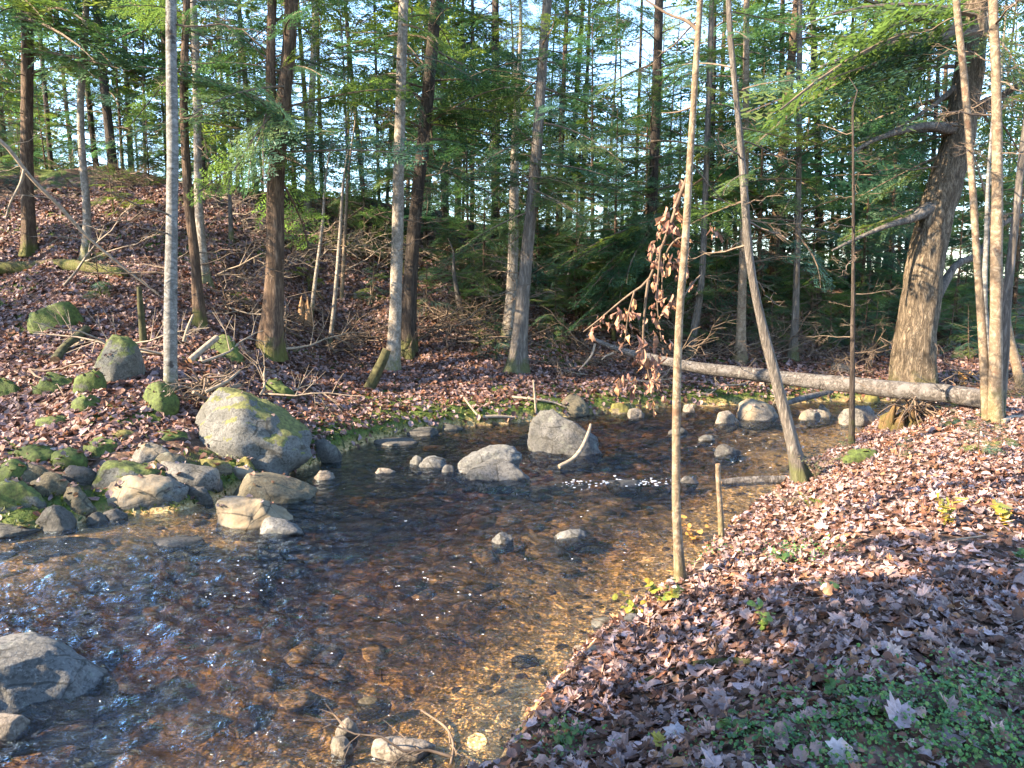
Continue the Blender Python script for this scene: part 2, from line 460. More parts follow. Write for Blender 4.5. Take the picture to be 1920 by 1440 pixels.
M = dict(
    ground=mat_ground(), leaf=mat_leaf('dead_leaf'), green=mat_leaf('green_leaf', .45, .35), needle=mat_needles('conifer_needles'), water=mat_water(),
    brown=mat_bark('bark_brown', (.035, .022, .015), (.105, .068, .045), (.21, .145, .10), moss=.7),
    dark=mat_bark('bark_dark', (.02, .015, .012), (.06, .045, .035), (.12, .095, .078), moss=.5),
    grey=mat_bark('bark_grey', (0.053, 0.045, 0.038), (0.143, 0.120, 0.101), (0.247, 0.217, 0.188), moss=.6),
    birch=mat_bark('bark_birch', (.07, .066, .06), (.17, .163, .152), (.27, .26, .245), (3, 3, 7), .3, .5, (.035, .03, .028), True),
    pale=mat_bark('bark_pale', (.09, .062, .04), (.20, .148, .10), (.28, .22, .16), (5, 5, 6), .4, .3, (.12, .07, .045), True),
    white=mat_bark('bark_whitish', (0.102, 0.084, 0.066), (0.240, 0.204, 0.168), (0.348, 0.306, 0.264), (5, 5, 5), .5, .6, (.10, .08, .06)),
    big=mat_bark('bark_furrowed', (0.041, 0.030, 0.020), (0.184, 0.138, 0.095), (0.344, 0.275, 0.196), (7, 7, 2.3), 1.0, .35, bd=.05),
    stump=mat_bark('bark_rotten', (.04, .024, .014), (.13, .07, .035), (.22, .13, .06), moss=.4),
    log=mat_bark('bark_log', (.03, .026, .023), (.115, .10, .09), (.21, .19, .175), (7, 7, 7), .7, 0, (.05, .04, .035), patch=(.13, .12, .115)),
    twig=mat_plain('twig_bark', (.12, .085, .06), .85, .35), paletwig=mat_plain('bleached_wood', (.22, .17, .125), .85, .3),
    moss=mat_plain('moss_wood', (.05, .047, .02), .95, .5, 12), cut=mat_plain('broken_wood', (.24, .14, .07), .8, .35, 30),
    granite=mat_rock('rock_granite', (0.042, 0.040, 0.038), (0.110, 0.105, 0.101), .12), peaked=mat_rock('rock_lichened', (0.051, 0.051, 0.046), (0.131, 0.126, 0.118), .42, (.10, .10, .03)), granite_moss=mat_rock('rock_mossy', (0.055, 0.055, 0.046), (0.126, 0.122, 0.110), .62),
    moss_full=mat_rock('rock_moss_covered', (0.042, 0.042, 0.033), (0.093, 0.089, 0.076), 1.0, (.055, .075, .013)), tan=mat_rock('rock_tan', (0.105, 0.080, 0.059), (0.219, 0.185, 0.152), 0, lichen=.15),
    darkrock=mat_rock('rock_dark', (0.033, 0.030, 0.026), (0.092, 0.083, 0.074), .2), olive=mat_rock('rock_olive', (0.061, 0.049, 0.028), (0.135, 0.110, 0.068), .32, (.07, .06, .018)),
    ledge=mat_rock('rock_yellow_moss', (0.084, 0.063, 0.038), (0.143, 0.114, 0.072), .8, (.10, .088, .02)), granite_pale=mat_rock('rock_pale', (0.068, 0.065, 0.062), (0.146, 0.140, 0.133), .10),
    granite_shore=mat_rock('rock_shore', (0.059, 0.053, 0.046), (0.152, 0.139, 0.126), .28, (.075, .072, .018), warm=(.30, .22, .13)),
    foam=mat_plain('white_foam', (.6, .6, .6), .5, .05),
)

# ------------------------------------------------------------------ ground sheet
def polar_grid(th, r):
    TH, R = np.meshgrid(th, r, indexing='ij')
    X, Y = (R * np.sin(TH)), (R * np.cos(TH))
    i = np.arange(len(th) - 1)[:, None]; j = np.arange(len(r) - 1)[None]; k = len(r)
    q = np.stack((i * k + j, (i + 1) * k + j, (i + 1) * k + j + 1, i * k + j + 1), -1).reshape(-1, 4)
    return X.ravel(), Y.ravel(), q

front = np.radians(np.arange(-42, 42.01, .16))
th = np.concatenate((np.radians(np.arange(-180, -42, 2.0)), front, np.radians(np.arange(44, 181, 2.0))))
r = np.concatenate(([0.02, .4, .8], np.geomspace(1.2, 34, 380), np.geomspace(36, 400, 26)))
gx, gy, gq = polar_grid(th, r)
gzv, dn, df, ins, gu = terrain(gx, gy, True)
farside = (~ins) & (df < dn)
shore_m = np.exp(-df / .8) * ss(350, 620, gu) * 1.1 + np.exp(-df / .8) * (1 - ss(350, 620, gu)) * .95
patch = ss(.15, .55, fbm(gx * .55 + 3, gy * .55, None, 3)) * .75 * ss(4.5, 8, df) * .6
patch2 = ss(.3, .6, fbm(gx * .9 + 13, gy * .9, None, 3)) * .6
right = ss(1250, 1600, gu) * ss(2.5, 4.5, df) * .3
moss = np.where(farside, np.clip(shore_m + patch + patch2 + right, 0, 1), np.where(ins, 0, .15 * ss(.2, .7, vnoise(gx * 2, gy * 2))))
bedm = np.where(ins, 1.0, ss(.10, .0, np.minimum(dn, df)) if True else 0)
lit = np.where(ins, np.maximum(np.exp(-dn / .75), np.exp(-df / 1.0) * ss(560, 380, gu)), .5)  # sand share of the bed, greatest along the shores
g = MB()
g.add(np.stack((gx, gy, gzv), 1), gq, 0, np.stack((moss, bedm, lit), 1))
tag(g.build('ground', M['ground']), kind='structure')

# ------------------------------------------------------------------ water sheet
wth = np.radians(np.concatenate((np.arange(-85, -42, .8), np.arange(-42, 42.01, .14), np.arange(43, 70, 1.0))))
wr = np.geomspace(2.3, 34, 560)
wx, wy, wq = polar_grid(wth, wr)
wtz, wdn, wdf, wins, wu = terrain(wx, wy, True)
keep = (wins | (np.minimum(wdn, wdf) < .7))[wq].all(1)
flow = np.array((.75, .66)); cross = np.array((-.66, .75))
def riffle_mask(x, y):
    m = .62 + .35 * fbm(x * .5 + 2, y * .5, None, 2)
    for (u, v, r_, a) in ((1130, 900, 1.1, .8), (1380, 860, 2.2, .55), (1500, 800, 2.0, .6), (150, 1120, 1.4, .7), (300, 1250, 1.0, .8), (1000, 1010, 1.2, .3), (1180, 1050, 1.0, .35), (1320, 830, 2.4, .5), (1480, 790, 2.2, .6)):
        p = on_plane(u, v)
        m = m + a * np.exp(-((x - p[0]) ** 2 + (y - p[1]) ** 2) / r_ ** 2)
    return np.clip(m, .08, 1.2)
rm = riffle_mask(wx, wy)
s_, c_ = wx * flow[0] + wy * flow[1], wx * cross[0] + wy * cross[1]
wz = rm * np.clip(-wtz / .12, .12, 1) * (.020 * fbm(s_ * 2.6, c_ * 4.0, None, 3) + .022 * vnoise(s_ * 8 + 2 * vnoise(wx, wy), c_ * 6) + .014 * vnoise(s_ * 17 + 3 * vnoise(wx * 2, wy * 2), c_ * 13))
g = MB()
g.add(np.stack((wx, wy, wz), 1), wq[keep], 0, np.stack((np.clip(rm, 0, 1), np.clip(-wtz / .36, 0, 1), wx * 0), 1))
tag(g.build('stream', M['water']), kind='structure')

# ------------------------------------------------------------------ rocks
def ico(n):
    import bmesh
    bm = bmesh.new(); bmesh.ops.create_icosphere(bm, subdivisions=n, radius=1)
    V = np.array([v.co[:] for v in bm.verts]); bm.verts.index_update()
    Fc = np.array([[v.index for v in f.verts] for f in bm.faces]); bm.free()
    return V, Fc
ICO = {n: ico(n) for n in (2, 3, 4, 5)}

def rock(u, v, w, h, mat, label, depth=.8, seed=None, skew=0.0, cuts=9, rough=.13, sub=4, point=0.0, rot=None, sink=.5, name='boulder', cat='boulder', lift=0.0, flat=0.0, group=None, planes=(), prof=None):
    """v is the lowest row where the rock shows, u its middle; w and h its size in photo pixels"""
    rock.k += 1
    rg = np.random.default_rng(rock.k * 31 + (seed or 0))
    p = hit(u, v)
    mpp = p[1] / F
    W, D = w * mpp * 1.10, w * mpp * depth
    elev = (v - 540) / F
    Hm = max(h * mpp - D * elev * .55, .22 * h * mpp + .02)
    V, Fc = ICO[sub]; P = V.copy()
    if prof: P = np.sign(P) * np.abs(P) ** .72; P /= np.abs(P).max(0)
    for q in range(cuts):
        n = rg.normal(size=3); n[2] = abs(n[2]) * .8 if rg.random() < .7 else n[2]; n /= np.linalg.norm(n)
        c = rg.uniform(.62, .9)
        e = np.maximum(P @ n - c, 0)
        P = P - e[:, None] * n * .85
    for n, c in planes:
        n = np.array(n, float); n /= np.linalg.norm(n)
        P = P - np.maximum(P @ n - c, 0)[:, None] * n * .95
    o = rg.uniform(0, 60, 3)
    P = P * (1 + rough * fbm(P[:, 0] * 1.3 + o[0], P[:, 1] * 1.3 + o[1], P[:, 2] * 1.3 + o[2], 4)[:, None]
             + rough * .38 * fbm(P[:, 0] * 5 + o[0], P[:, 1] * 6 + o[1], P[:, 2] * 6 + o[2], 3)[:, None])
    if flat:
        P[:, 2] = np.where(P[:, 2] > 1 - flat, 1 - flat + (P[:, 2] - 1 + flat) * .2, P[:, 2])
    P[:, 0] /= np.abs(P[:, 0]).max(); P[:, 1] /= np.abs(P[:, 1]).max(); P[:, 2] /= P[:, 2].max()
    if prof:
        P[:, 2] = np.where(P[:, 2] > 0, P[:, 2] * np.interp(P[:, 0], prof[0], prof[1]), P[:, 2]); P[:, 2] /= P[:, 2].max()
    if point:
        k = 1 - point * np.clip(P[:, 2], 0, 1)
        P[:, 0] *= k; P[:, 1] *= k
    P[:, 0] += skew * np.clip(P[:, 2], 0, 1)
    P[:, 0] -= (P[:, 0].max() + P[:, 0].min()) / 2; P[:, 0] /= P[:, 0].max()
    if rot is not None:
        c, s = math.cos(rot), math.sin(rot)
        P[:, :2] = np.stack((P[:, 0] * c - P[:, 1] * s, P[:, 0] * s + P[:, 1] * c), 1)
        P[:, 0] /= np.abs(P[:, 0]).max()
    z = np.where(P[:, 2] > 0, P[:, 2] * Hm, P[:, 2] * (sink * Hm + .08))
    loc = np.array((p[0] * (1 + .42 * D / p[1]), p[1] + .42 * D, p[2] + lift))
    m = MB(); m.add(np.stack((P[:, 0] * W / 2, P[:, 1] * D / 2, z), 1), Fc)
    ob = m.build(name, M[mat]); ob.location = Vector(loc)
    tag(ob, label, cat, group)
    if mat in ('moss_full', 'granite_moss', 'granite_shore', 'peaked', 'olive', 'ledge') and v < 1000:
        Q = np.stack((P[:, 0] * W / 2, P[:, 1] * D / 2, z), 1) + loc; Q = Q[(P[:, 2] > .55)]
        if len(Q): rock.leaves.append(Q[rg.integers(0, len(Q), int(rg.uniform(5, 16) * (1.6 if mat == 'moss_full' else .6)))])
    return ob
rock.k = 0; rock.leaves = []
ROCKS = [
 (468, 872, 250, 165, 'peaked', 'big grey boulder with a peaked top at the foot of the mossy bank', dict(depth=.8, sub=5, cuts=4, seed=5, rough=.13, prof=([-1, -.8, -.4, 0, .55, .85, 1], [.4, .68, 1, .9, .66, .52, .36]))),
 (222, 719, 94, 96, 'granite_moss', 'upright egg shaped green boulder on the leafy slope', dict(depth=.8, sub=5, cuts=5, rough=.06, sink=.2)),
 (300, 778, 72, 66, 'moss_full', 'bright green moss mound at the foot of the spotted grey birch', dict(cuts=3)),
 (424, 674, 64, 48, 'moss_full', 'mossy green stone beside the pointed broken log', dict(skew=-.3, cuts=6)),
 (112, 618, 92, 54, 'moss_full', 'low moss and leaf covered rock highest on the left slope', dict(cuts=5)),
 (172, 738, 54, 48, 'moss_full', 'mossy stone just left of the egg shaped boulder', dict(cuts=5)),
 (104, 738, 84, 42, 'moss_full', 'wide mossy stone half buried in leaves, left of the egg shaped boulder', dict(cuts=4)),
 (164, 770, 54, 34, 'moss_full', 'small mossy stone downhill of the egg shaped boulder', dict(cuts=4)),
 (12, 748, 54, 42, 'moss_full', 'mossy stone cut by the left edge, on the leafy slope', dict(cuts=4)),
 (520, 742, 66, 34, 'moss_full', 'flat mossy stone in the leaves above the peaked boulder', dict(cuts=4)),
 (318, 828, 70, 24, 'moss_full', 'low green moss hump below the spotted birch', dict(cuts=3)),
 (100, 800, 60, 24, 'moss_full', 'faint moss hump in the leaves left of the stream rocks', dict(cuts=3)),
 (282, 870, 76, 44, 'granite_shore', 'rounded grey stone with moss, uppermost of the shore rocks', dict(cuts=5)),
 (235, 914, 132, 62, 'granite_moss', 'long mossy stone wedged behind the broad pale shore rock', dict(skew=.2)),
 (355, 916, 122, 62, 'granite_shore', 'smooth grey shore rock with an olive lower edge', dict(cuts=6)),
 (396, 892, 72, 36, 'ledge', 'orange mossy stone behind the smooth grey shore rock', dict(cuts=5)),
 (458, 884, 40, 30, 'ledge', 'small yellow mossy stone under the peaked boulder', dict(cuts=5)),
 (448, 897, 60, 26, 'granite_shore', 'grey stone sitting behind the dark wedge shaped rock', dict(cuts=6)),
 (510, 944, 164, 70, 'olive', 'dark wedge shaped rock sloping down into the stream', dict(sub=5, cuts=4, rough=.07, prof=([-1, -.85, -.5, 0, .5, 1], [.5, .8, 1, .74, .42, .15]))),
 (263, 962, 184, 80, 'granite_shore', 'broad pale lichen covered rock at the water edge', dict(sub=5, depth=.62, skew=.12, seed=4)),
 (478, 990, 142, 68, 'granite_shore', 'pale block in the water with a yellowish mossy top', dict(sub=5, depth=.6, flat=.25)),
 (530, 1004, 80, 38, 'granite_pale', 'white stone in front of the yellowish topped block', dict(skew=-.35)),
 (38, 960, 104, 66, 'granite_moss', 'round mossy stone in the shadowed rock pile at the left edge', dict(cuts=6)),
 (22, 1008, 130, 40, 'darkrock', 'flat dark rock at the water edge on the far left', dict(cuts=7)),
 (106, 996, 76, 56, 'darkrock', 'dark wet stone between the flat dark rock and the broad pale rock', dict(cuts=7)),
 (180, 982, 40, 24, 'darkrock', 'small dark grey stone below the broad pale rock', dict(cuts=7)),
 (146, 962, 72, 58, 'olive', 'brown stone against the left end of the broad pale rock', dict(cuts=6)),
 (96, 934, 82, 54, 'olive', 'olive rounded stone in the shadowed rock pile', dict(cuts=5)),
 (150, 912, 76, 44, 'darkrock', 'dark stone at the back of the shadowed rock pile', dict(cuts=6)),
 (18, 908, 80, 52, 'moss_full', 'mossy stone at the back of the rock pile by the left edge', dict(cuts=5)),
 (58, 912, 70, 48, 'olive', 'brownish stone in the middle of the shadowed rock pile', dict(cuts=6)),
 (2, 950, 70, 50, 'darkrock', 'dark stone cut by the left edge in the shadowed rock pile', dict(cuts=6)),
 (128, 880, 80, 46, 'moss_full', 'mossy stone at the top of the shadowed rock pile, right half', dict(cuts=5)),
 (190, 858, 70, 40, 'moss_full', 'mossy stone on the bank above the long wedged stone', dict(cuts=5)),
 (215, 976, 44, 24, 'darkrock', 'small wet stone under the left end of the broad pale rock', dict(cuts=6)),
 (372, 946, 60, 40, 'darkrock', 'black wet stone in the gap beside the yellowish topped block', dict(cuts=6)),
 (320, 880, 60, 36, 'olive', 'brown stone behind the smooth grey shore rock', dict(cuts=6)),
 (70, 868, 80, 40, 'moss_full', 'mossy hump above the shadowed rock pile', dict(cuts=3)),
 (230, 825, 50, 22, 'ledge', 'yellow green moss cushion on the slope edge', dict(cuts=3)),
 (1058, 853, 134, 100, 'granite', 'large round grey boulder standing midstream', dict(sub=5, depth=.85, cuts=4, sink=.3, seed=1, prof=([-1, -.75, -.3, .35, .8, 1], [.92, 1, 1, .97, .74, .5]))),
 (915, 888, 122, 60, 'granite_pale', 'upper of two pale slabs joined midstream', dict(sub=5, skew=.25, depth=.6, cuts=8)),
 (935, 902, 118, 44, 'granite', 'lower grey slab in front of the pale midstream slab', dict(sub=5, skew=-.15, depth=.5, cuts=8)),
 (812, 878, 52, 26, 'granite_pale', 'pale jagged stone left of the midstream slabs', dict()),
 (781, 872, 26, 20, 'granite_pale', 'small white stone, leftmost beside the jagged stone', dict()),
 (842, 888, 26, 18, 'granite', 'small grey stone touching the midstream slabs', dict()),
 (722, 888, 38, 12, 'tan', 'flat tan stone barely above the water, midstream', dict()),
 (608, 900, 42, 20, 'tan', 'low pinkish stone near the dark wedge shaped rock', dict()),
 (742, 836, 84, 16, 'darkrock', 'flat dark slab under the mossy bank, farthest left of three', dict()),
 (792, 818, 58, 18, 'darkrock', 'middle flat grey slab under the mossy bank', dict()),
 (846, 806, 44, 14, 'darkrock', 'rightmost flat slab under the mossy bank', dict()),
 (610, 868, 60, 52, 'darkrock', 'dark shaded rock where the mossy bank meets the peaked boulder', dict(cuts=6)),
 (942, 1020, 42, 26, 'granite', 'small round grey stone alone in the middle of the stream', dict()),
 (1070, 1010, 60, 30, 'granite_pale', 'purplish stone just under the surface right of the lone round stone', dict(lift=-.03)),
 (338, 1030, 110, 22, 'darkrock', 'arched dark rock awash near the near edge of the amber shallows', dict(lift=-.01)),
 (120, 1030, 170, 20, 'tan', 'broad tan rock under the amber shallows on the left', dict(lift=-.05)),
 (1364, 856, 48, 24, 'darkrock', 'black wet stone in the blue riffle', dict()),
 (1325, 826, 30, 12, 'granite', 'small flat stone upstream of the black wet stone', dict()),
 (1270, 815, 36, 16, 'darkrock', 'dark stone just behind the slim pale sapling', dict()),
 (1292, 908, 34, 16, 'tan', 'tan stone in the water beside the slim pale sapling', dict()),
 (1162, 776, 54, 24, 'ledge', 'yellow moss topped stone under the far bank', dict()),
 (1192, 784, 30, 20, 'tan', 'light stone right of the yellow moss topped stone', dict()),
 (1292, 773, 22, 16, 'tan', 'little tan stone at the far waterline left of the grey stones', dict()),
 (1361, 797, 46, 30, 'tan', 'rounded tan stone in front of the larger grey stone upstream', dict()),
 (1418, 788, 76, 44, 'granite_shore', 'larger rounded grey stone left of the leaning brown trunk', dict(cuts=6)),
 (1518, 788, 36, 22, 'granite_shore', 'lower left of two stones right of the leaning brown trunk', dict()),
 (1544, 783, 30, 26, 'granite_shore', 'upper right of two stones right of the leaning brown trunk', dict()),
 (1610, 798, 72, 42, 'granite_shore', 'large shaded rock at the bend behind the thin dark sapling', dict(cuts=6)),
 (1634, 756, 30, 18, 'ledge', 'yellowish stone under the fallen birch log', dict()),
 (1655, 745, 44, 18, 'tan', 'tan stone tucked under the fallen birch log', dict()),
 (1172, 912, 66, 18, 'darkrock', 'dark stone making the white riffle', dict(lift=-.02)),
 (55, 1345, 330, 175, 'granite_pale', 'big flat topped grey rock in the water, cut by the left edge', dict(sub=5, depth=.75, flat=.35, skew=-.25, cuts=10, seed=8)),
 (2, 1388, 92, 52, 'tan', 'small tan block below the big flat topped rock', dict(flat=.3)),
 (652, 1388, 42, 36, 'tan', 'upper of two small white stones at the sandy edge', dict(lift=.03)),
 (642, 1420, 44, 34, 'tan', 'lower of two small white stones at the sandy edge', dict(lift=.03)),
 (756, 1428, 120, 46, 'tan', 'flat speckled stone on the sandy shallows', dict(flat=.3, depth=.6, lift=.02)),
 (700, 1325, 70, 18, 'olive', 'brown stone awash beside the bent twig', dict(lift=-.03)),
 (1085, 1224, 24, 18, 'tan', 'left of two pebbles under the leafy bank', dict()),
 (1114, 1222, 22, 16, 'tan', 'right of two pebbles under the leafy bank', dict()),
 (1134, 1180, 50, 26, 'darkrock', 'wet brown stone below the yellow leaved sprout', dict()),
 (1182, 1172, 44, 26, 'granite', 'grey stone where the leafy bank meets the water', dict()),
 (985, 1240, 52, 16, 'darkrock', 'dark flat stone awash near the leafy bank', dict(lift=-.03)),
 (1786, 650, 34, 18, 'granite_pale', 'pale stone in the dark growth right of the massive trunk', dict()),
 (1610, 872, 70, 36, 'moss_full', 'low mossy hump on the leafy bank behind the leaning trunk', dict(cuts=4)),
 (1575, 700, 50, 20, 'tan', 'flat tan rock on the far bank left of the massive trunk', dict()),
 (1070, 775, 70, 40, 'olive', 'rounded mossy rock in the far bank behind the midstream boulder', dict(cuts=5)),
]
for (u, v, w, h, mt, lb, kw) in ROCKS:
    big_ = w * hit(u, v)[1] / F > .45
    rock(u, v, w, h, mt, lb, name='boulder' if big_ else 'stone', cat='boulder' if big_ else 'stone', **kw)

# ------------------------------------------------------------------ foliage templates
def bough(seed, nb=26, sub=9, wid=.016, sl=.075, spread=.42, droop=.22, wood=True):
    """a flat hemlock bough of length 1 along +x: (needles V, F), (wood V, F)"""
    rg = np.random.default_rng(seed)
    NV, NF, m = [], [], MB()
    def axis(t): return np.array((t, .05 * math.sin(3 * t + seed), .10 * t - droop * t * t))
    P = np.array([axis(t) for t in np.linspace(0, 1, 7)])
    if wood: tube(m, P, np.interp(np.linspace(0, 1, 7), [0, 1], [.012, .003]), 4, cap=False)
    n = 0
    for k in range(nb):
        t = .14 + .86 * (k + rg.random() * .8) / nb
        if rg.random() < .12: continue
        side = 1 if k % 2 else -1
        b0 = axis(min(t, 1))
        L = spread * ((1 - t) ** .75 * .95 + .10) * min(1, .35 + t * 2.4) * rg.uniform(.65, 1.15)
        a = math.radians(rg.uniform(42, 68)) * side
        d = np.array((math.cos(a), math.sin(a), rg.uniform(-.25, .08)))
        q = b0 + d * L; q[2] -= L * L * .5
        ns = max(3, int(sub * L / spread * 1.6))
        for i in range(ns):
            f = (i + .6) / ns
            c0 = b0 + (q - b0) * f
            for sd in ((1, -1) if i < ns - 1 else (1, -1, 0)):
                a2 = a + math.radians(rg.uniform(35, 60)) * sd
                ll = sl * (1.1 - .5 * f) * rg.uniform(.7, 1.3)
                dd = np.array((math.cos(a2), math.sin(a2), rg.uniform(-.35, .12)))
                w = np.array((-dd[1], dd[0], rg.uniform(-.5, .5))) * wid * .5
                md = c0 + dd * ll * .5
                NV += [c0, md + w, c0 + dd * ll, md - w]
                NF.append((n, n + 1, n + 2, n + 3)); n += 4
    return np.array(NV), np.array(NF), (np.concatenate(m.V) if wood else np.zeros((0, 3))), (np.concatenate(m.Fs) if wood else np.zeros((0, 4), int))

def deadbough(seed, n=7):
    rg = np.random.default_rng(seed); m = MB()
    P = np.cumsum(np.vstack(((0, 0, 0), np.stack((np.full(6, 1 / 6), rg.normal(0, .035, 6), rg.normal(-.02, .03, 6)), 1))), 0)
    tube(m, P, np.linspace(.013, .003, 7), 4, cap=False)
    for k in range(n):
        t = rg.uniform(.15, .95); i = int(t * 6); b0 = P[i] + (P[min(i + 1, 6)] - P[i]) * (t * 6 - i)
        a = rg.uniform(.5, 1.2) * rg.choice((-1, 1)); L = rg.uniform(.15, .45) * (1.1 - t * .6)
        d = np.array((math.cos(a), math.sin(a), rg.uniform(-.5, .35)))
        Q = np.array([b0, b0 + d * L * .5 + rg.normal(0, .02, 3), b0 + d * L + np.array((0, 0, rg.normal(0, .04)))])
        tube(m, Q, [.005, .0035, .0015], 3, cap=False)
        for _ in range(2):
            d2 = d + rg.normal(0, .6, 3); tube(m, np.array([Q[1], Q[1] + d2 * L * .35]), [.003, .0012], 3, cap=False)
    return np.concatenate(m.V), np.concatenate(m.Fs)

BHI = [bough(100 + i, 36, 12, .0105, .055) for i in range(8)]
BMID = [bough(200 + i, 18, 6, .034, .115, .45) for i in range(6)]
BLOW = [bough(300 + i, 12, 4, .06, .17, .48) for i in range(5)]
DEAD = [deadbough(400 + i) for i in range(8)]

def place(V, base, az, pitch, L, roll=0.0):
    c, s = math.cos(roll), math.sin(roll)
    W = V * L
    W = np.stack((W[:, 0], W[:, 1] * c - W[:, 2] * s, W[:, 1] * s + W[:, 2] * c), 1)
    c, s = math.cos(pitch), math.sin(pitch)
    W = np.stack((W[:, 0] * c - W[:, 2] * s, W[:, 1], W[:, 0] * s + W[:, 2] * c), 1)
    c, s = math.cos(az), math.sin(az)
    W = np.stack((W[:, 0] * c - W[:, 1] * s, W[:, 0] * s + W[:, 1] * c, W[:, 2]), 1)
    return W + base

GREENS = [(.042, .090, .060), (.054, .106, .060), (.084, .126, .048), (.115, .148, .044), (.046, .098, .074)]
def add_bough(mb, rg, lib, base, az, pitch, L, tone=None, thick=1.0):
    nv, nf, wv, wf = lib[rg.integers(len(lib))]
    roll = rg.normal(0, .38)
    c = np.array(GREENS[rg.integers(len(GREENS))] if tone is None else tone) * rg.uniform(.75, 1.3)
    V = nv
    cc = np.tile(c, (len(V), 1)) * np.repeat(rg.uniform(.7, 1.35, len(nf)), 4)[:, None]
    mb.add(place(V, base, az, pitch, L, roll), nf, 0, cc)
    if len(wv): mb.add(place(wv, base, az, pitch, L, roll), wf, 1, (1, 1, 1))

def add_dead(mb, rg, base, az, pitch, L, mat=1):
    v, f = DEAD[rg.integers(len(DEAD))]
    mb.add(place(v, base, az, pitch, L, rg.uniform(0, 6.28)), f, mat, (1, 1, 1))

DENS = 1.0
def crown_mesh(mb, rg, P, R, crown=None, dead=None, lib=None):
    """boughs and bare dead twigs along the trunk path P (heights measured along z from its foot)"""
    zz = P[:, 2] - P[0, 2]
    def tp(h): return np.array([np.interp(h, zz, P[:, i]) for i in range(3)])
    if crown:
        h0, h1, n, L0, L1 = crown[:5]; n = int(n * DENS)
        tone = crown[5] if len(crown) > 5 else None
        az = rg.uniform(0, 6.28)
        for i in range(n):
            f = (i + rg.random()) / n; h = h0 + (h1 - h0) * f
            az += 2.4 + rg.normal(0, .4)
            L = (L0 + (L1 - L0) * f) * rg.uniform(.6, 1.2)
            add_bough(mb, rg, lib or BHI, tp(h), az, rg.uniform(-.5, .28) + .25 * f, L, tone)
    if dead:
        h0, h1, n, L = dead
        for i in range(n):
            add_dead(mb, rg, tp(rg.uniform(h0, h1)), rg.uniform(0, 6.28), rg.uniform(-.35, .3), L * rg.uniform(.4, 1.3))

def tree(label, pts, wid, mat, H, crown=None, dead=None, y=None, name='tree', cat='tree', flare=.75, k=16, lump=.07, seed=0, lib=None, group=None, boughs=(), base=None, twigmat='twig', lean=None):
    """pts: photo points from foot to the highest one in view, wid: trunk widths there in photo pixels"""
    tree.k += 1; rg = np.random.default_rng(tree.k * 77 + seed)
    b = hit(*pts[0], water=False) if y is None else at(*pts[0], y)
    Y = b[1]
    W = [np.array((*at(u, v, Y), w * Y / F / 2)) for (u, v), w in zip(pts, wid)]
    W[0][:3] = b; W[0][2] = gz(b[0], b[1]) - .06
    top = W[-1]; d = norm((W[-1] - W[-2])[:3])
    if lean is not None: d = norm(d + np.array(lean))
    rest = H - (top[2] - b[2])
    if rest > .3:
        for f in (.33, .66, 1.0):
            W.append(np.array((*(top[:3] + d * rest * f + np.array((.15 * math.sin(seed + f * 3), .15 * f, 0)) * f), top[3] * (1 - f * .88))))
    n = int(min(90, max(14, H / .22)))
    S = smooth_path(np.array(W), n)
    P, R = S[:, :3], np.maximum(S[:, 3], .004)
    root = empty(name, b, label, cat, group)
    m = MB(); tube(m, P, R, k, lump=lump, seed=tree.k, flare=flare, flare_h=max(.12, R[0] * 2.2))
    m.build('trunk', M[mat], root, origin=b)
    if crown or dead or boughs:
        m = MB(); crown_mesh(m, rg, P, R, crown, dead, lib)
        for (u0, v0, u1, v1, dy, L_) in boughs:          # single boughs the photo shows: from a point on the trunk to their tip
            a0, a1 = at(u0, v0, Y), at(u1, v1, Y + dy)
            d_ = a1 - a0; L = float(np.linalg.norm(d_))
            for _ in range(L_):
                add_bough(m, rg, lib or BHI, a0 + rg.normal(0, .06, 3), math.atan2(d_[1], d_[0]) + rg.normal(0, .09), math.atan2(d_[2], math.hypot(d_[0], d_[1])) + .12 + rg.normal(0, .06), L * rg.uniform(.8, 1.1))
        m.build('crown', [M['needle'], M[twigmat]], root, origin=b, smooth=False)
    tree.paths[label] = (P, R, root, b)
    return root
tree.k = 0; tree.paths = {}; DENS = 1.15

# ------------------------------------------------------------------ the trees one can tell apart
tree('reddish trunk lit by the sun on the upper left slope', [(55, 478), (50, 300), (52, 100), (50, 0)], [24, 21, 20, 19], 'brown', 14, (5, 13, 34, 2.3, .8), (1, 5, 12, 1.2), boughs=[(52, 40, 230, 100, -2, 4), (52, 100, 190, 120, -1.5, 3), (50, 10, -80, 60, -1, 2), (52, -20, 300, 20, -2.2, 4), (52, 0, 140, 60, -1.5, 3)])
tree('slim pale bowed trunk between the reddish trunk and the spotted birch', [(160, 492), (163, 400), (155, 300), (151, 200), (157, 100), (160, 40)], [15, 14, 13, 12, 12, 11], 'white', 11, (6.2, 10.5, 16, 1.6, .7), (2, 6, 8, .8))
tree('spotted grey birch rising straight from the moss mound', [(319, 735), (320, 600), (322, 450), (324, 300), (322, 150), (321, 0)], [25, 23, 21, 20, 19, 17], 'birch', 12, (5.4, 11, 18, 1.8, .8), (1.5, 5, 8, .9), name='birch_tree', cat='birch', flare=.25)
tree('thin brown trunk close behind the spotted birch', [(375, 612), (365, 480), (354, 380), (345, 200), (350, 0)], [22, 17, 16, 14, 12], 'brown', 11, (4, 10.5, 26, 1.6, .7), (1, 5, 12, .8))
tree('thin pale barked trunk right of its brown twin', [(384, 535), (374, 400), (371, 300), (367, 100), (362, 0)], [20, 15, 14, 13, 12], 'white', 11, (4.5, 10.5, 22, 1.7, .7), (1, 4.5, 14, .8))
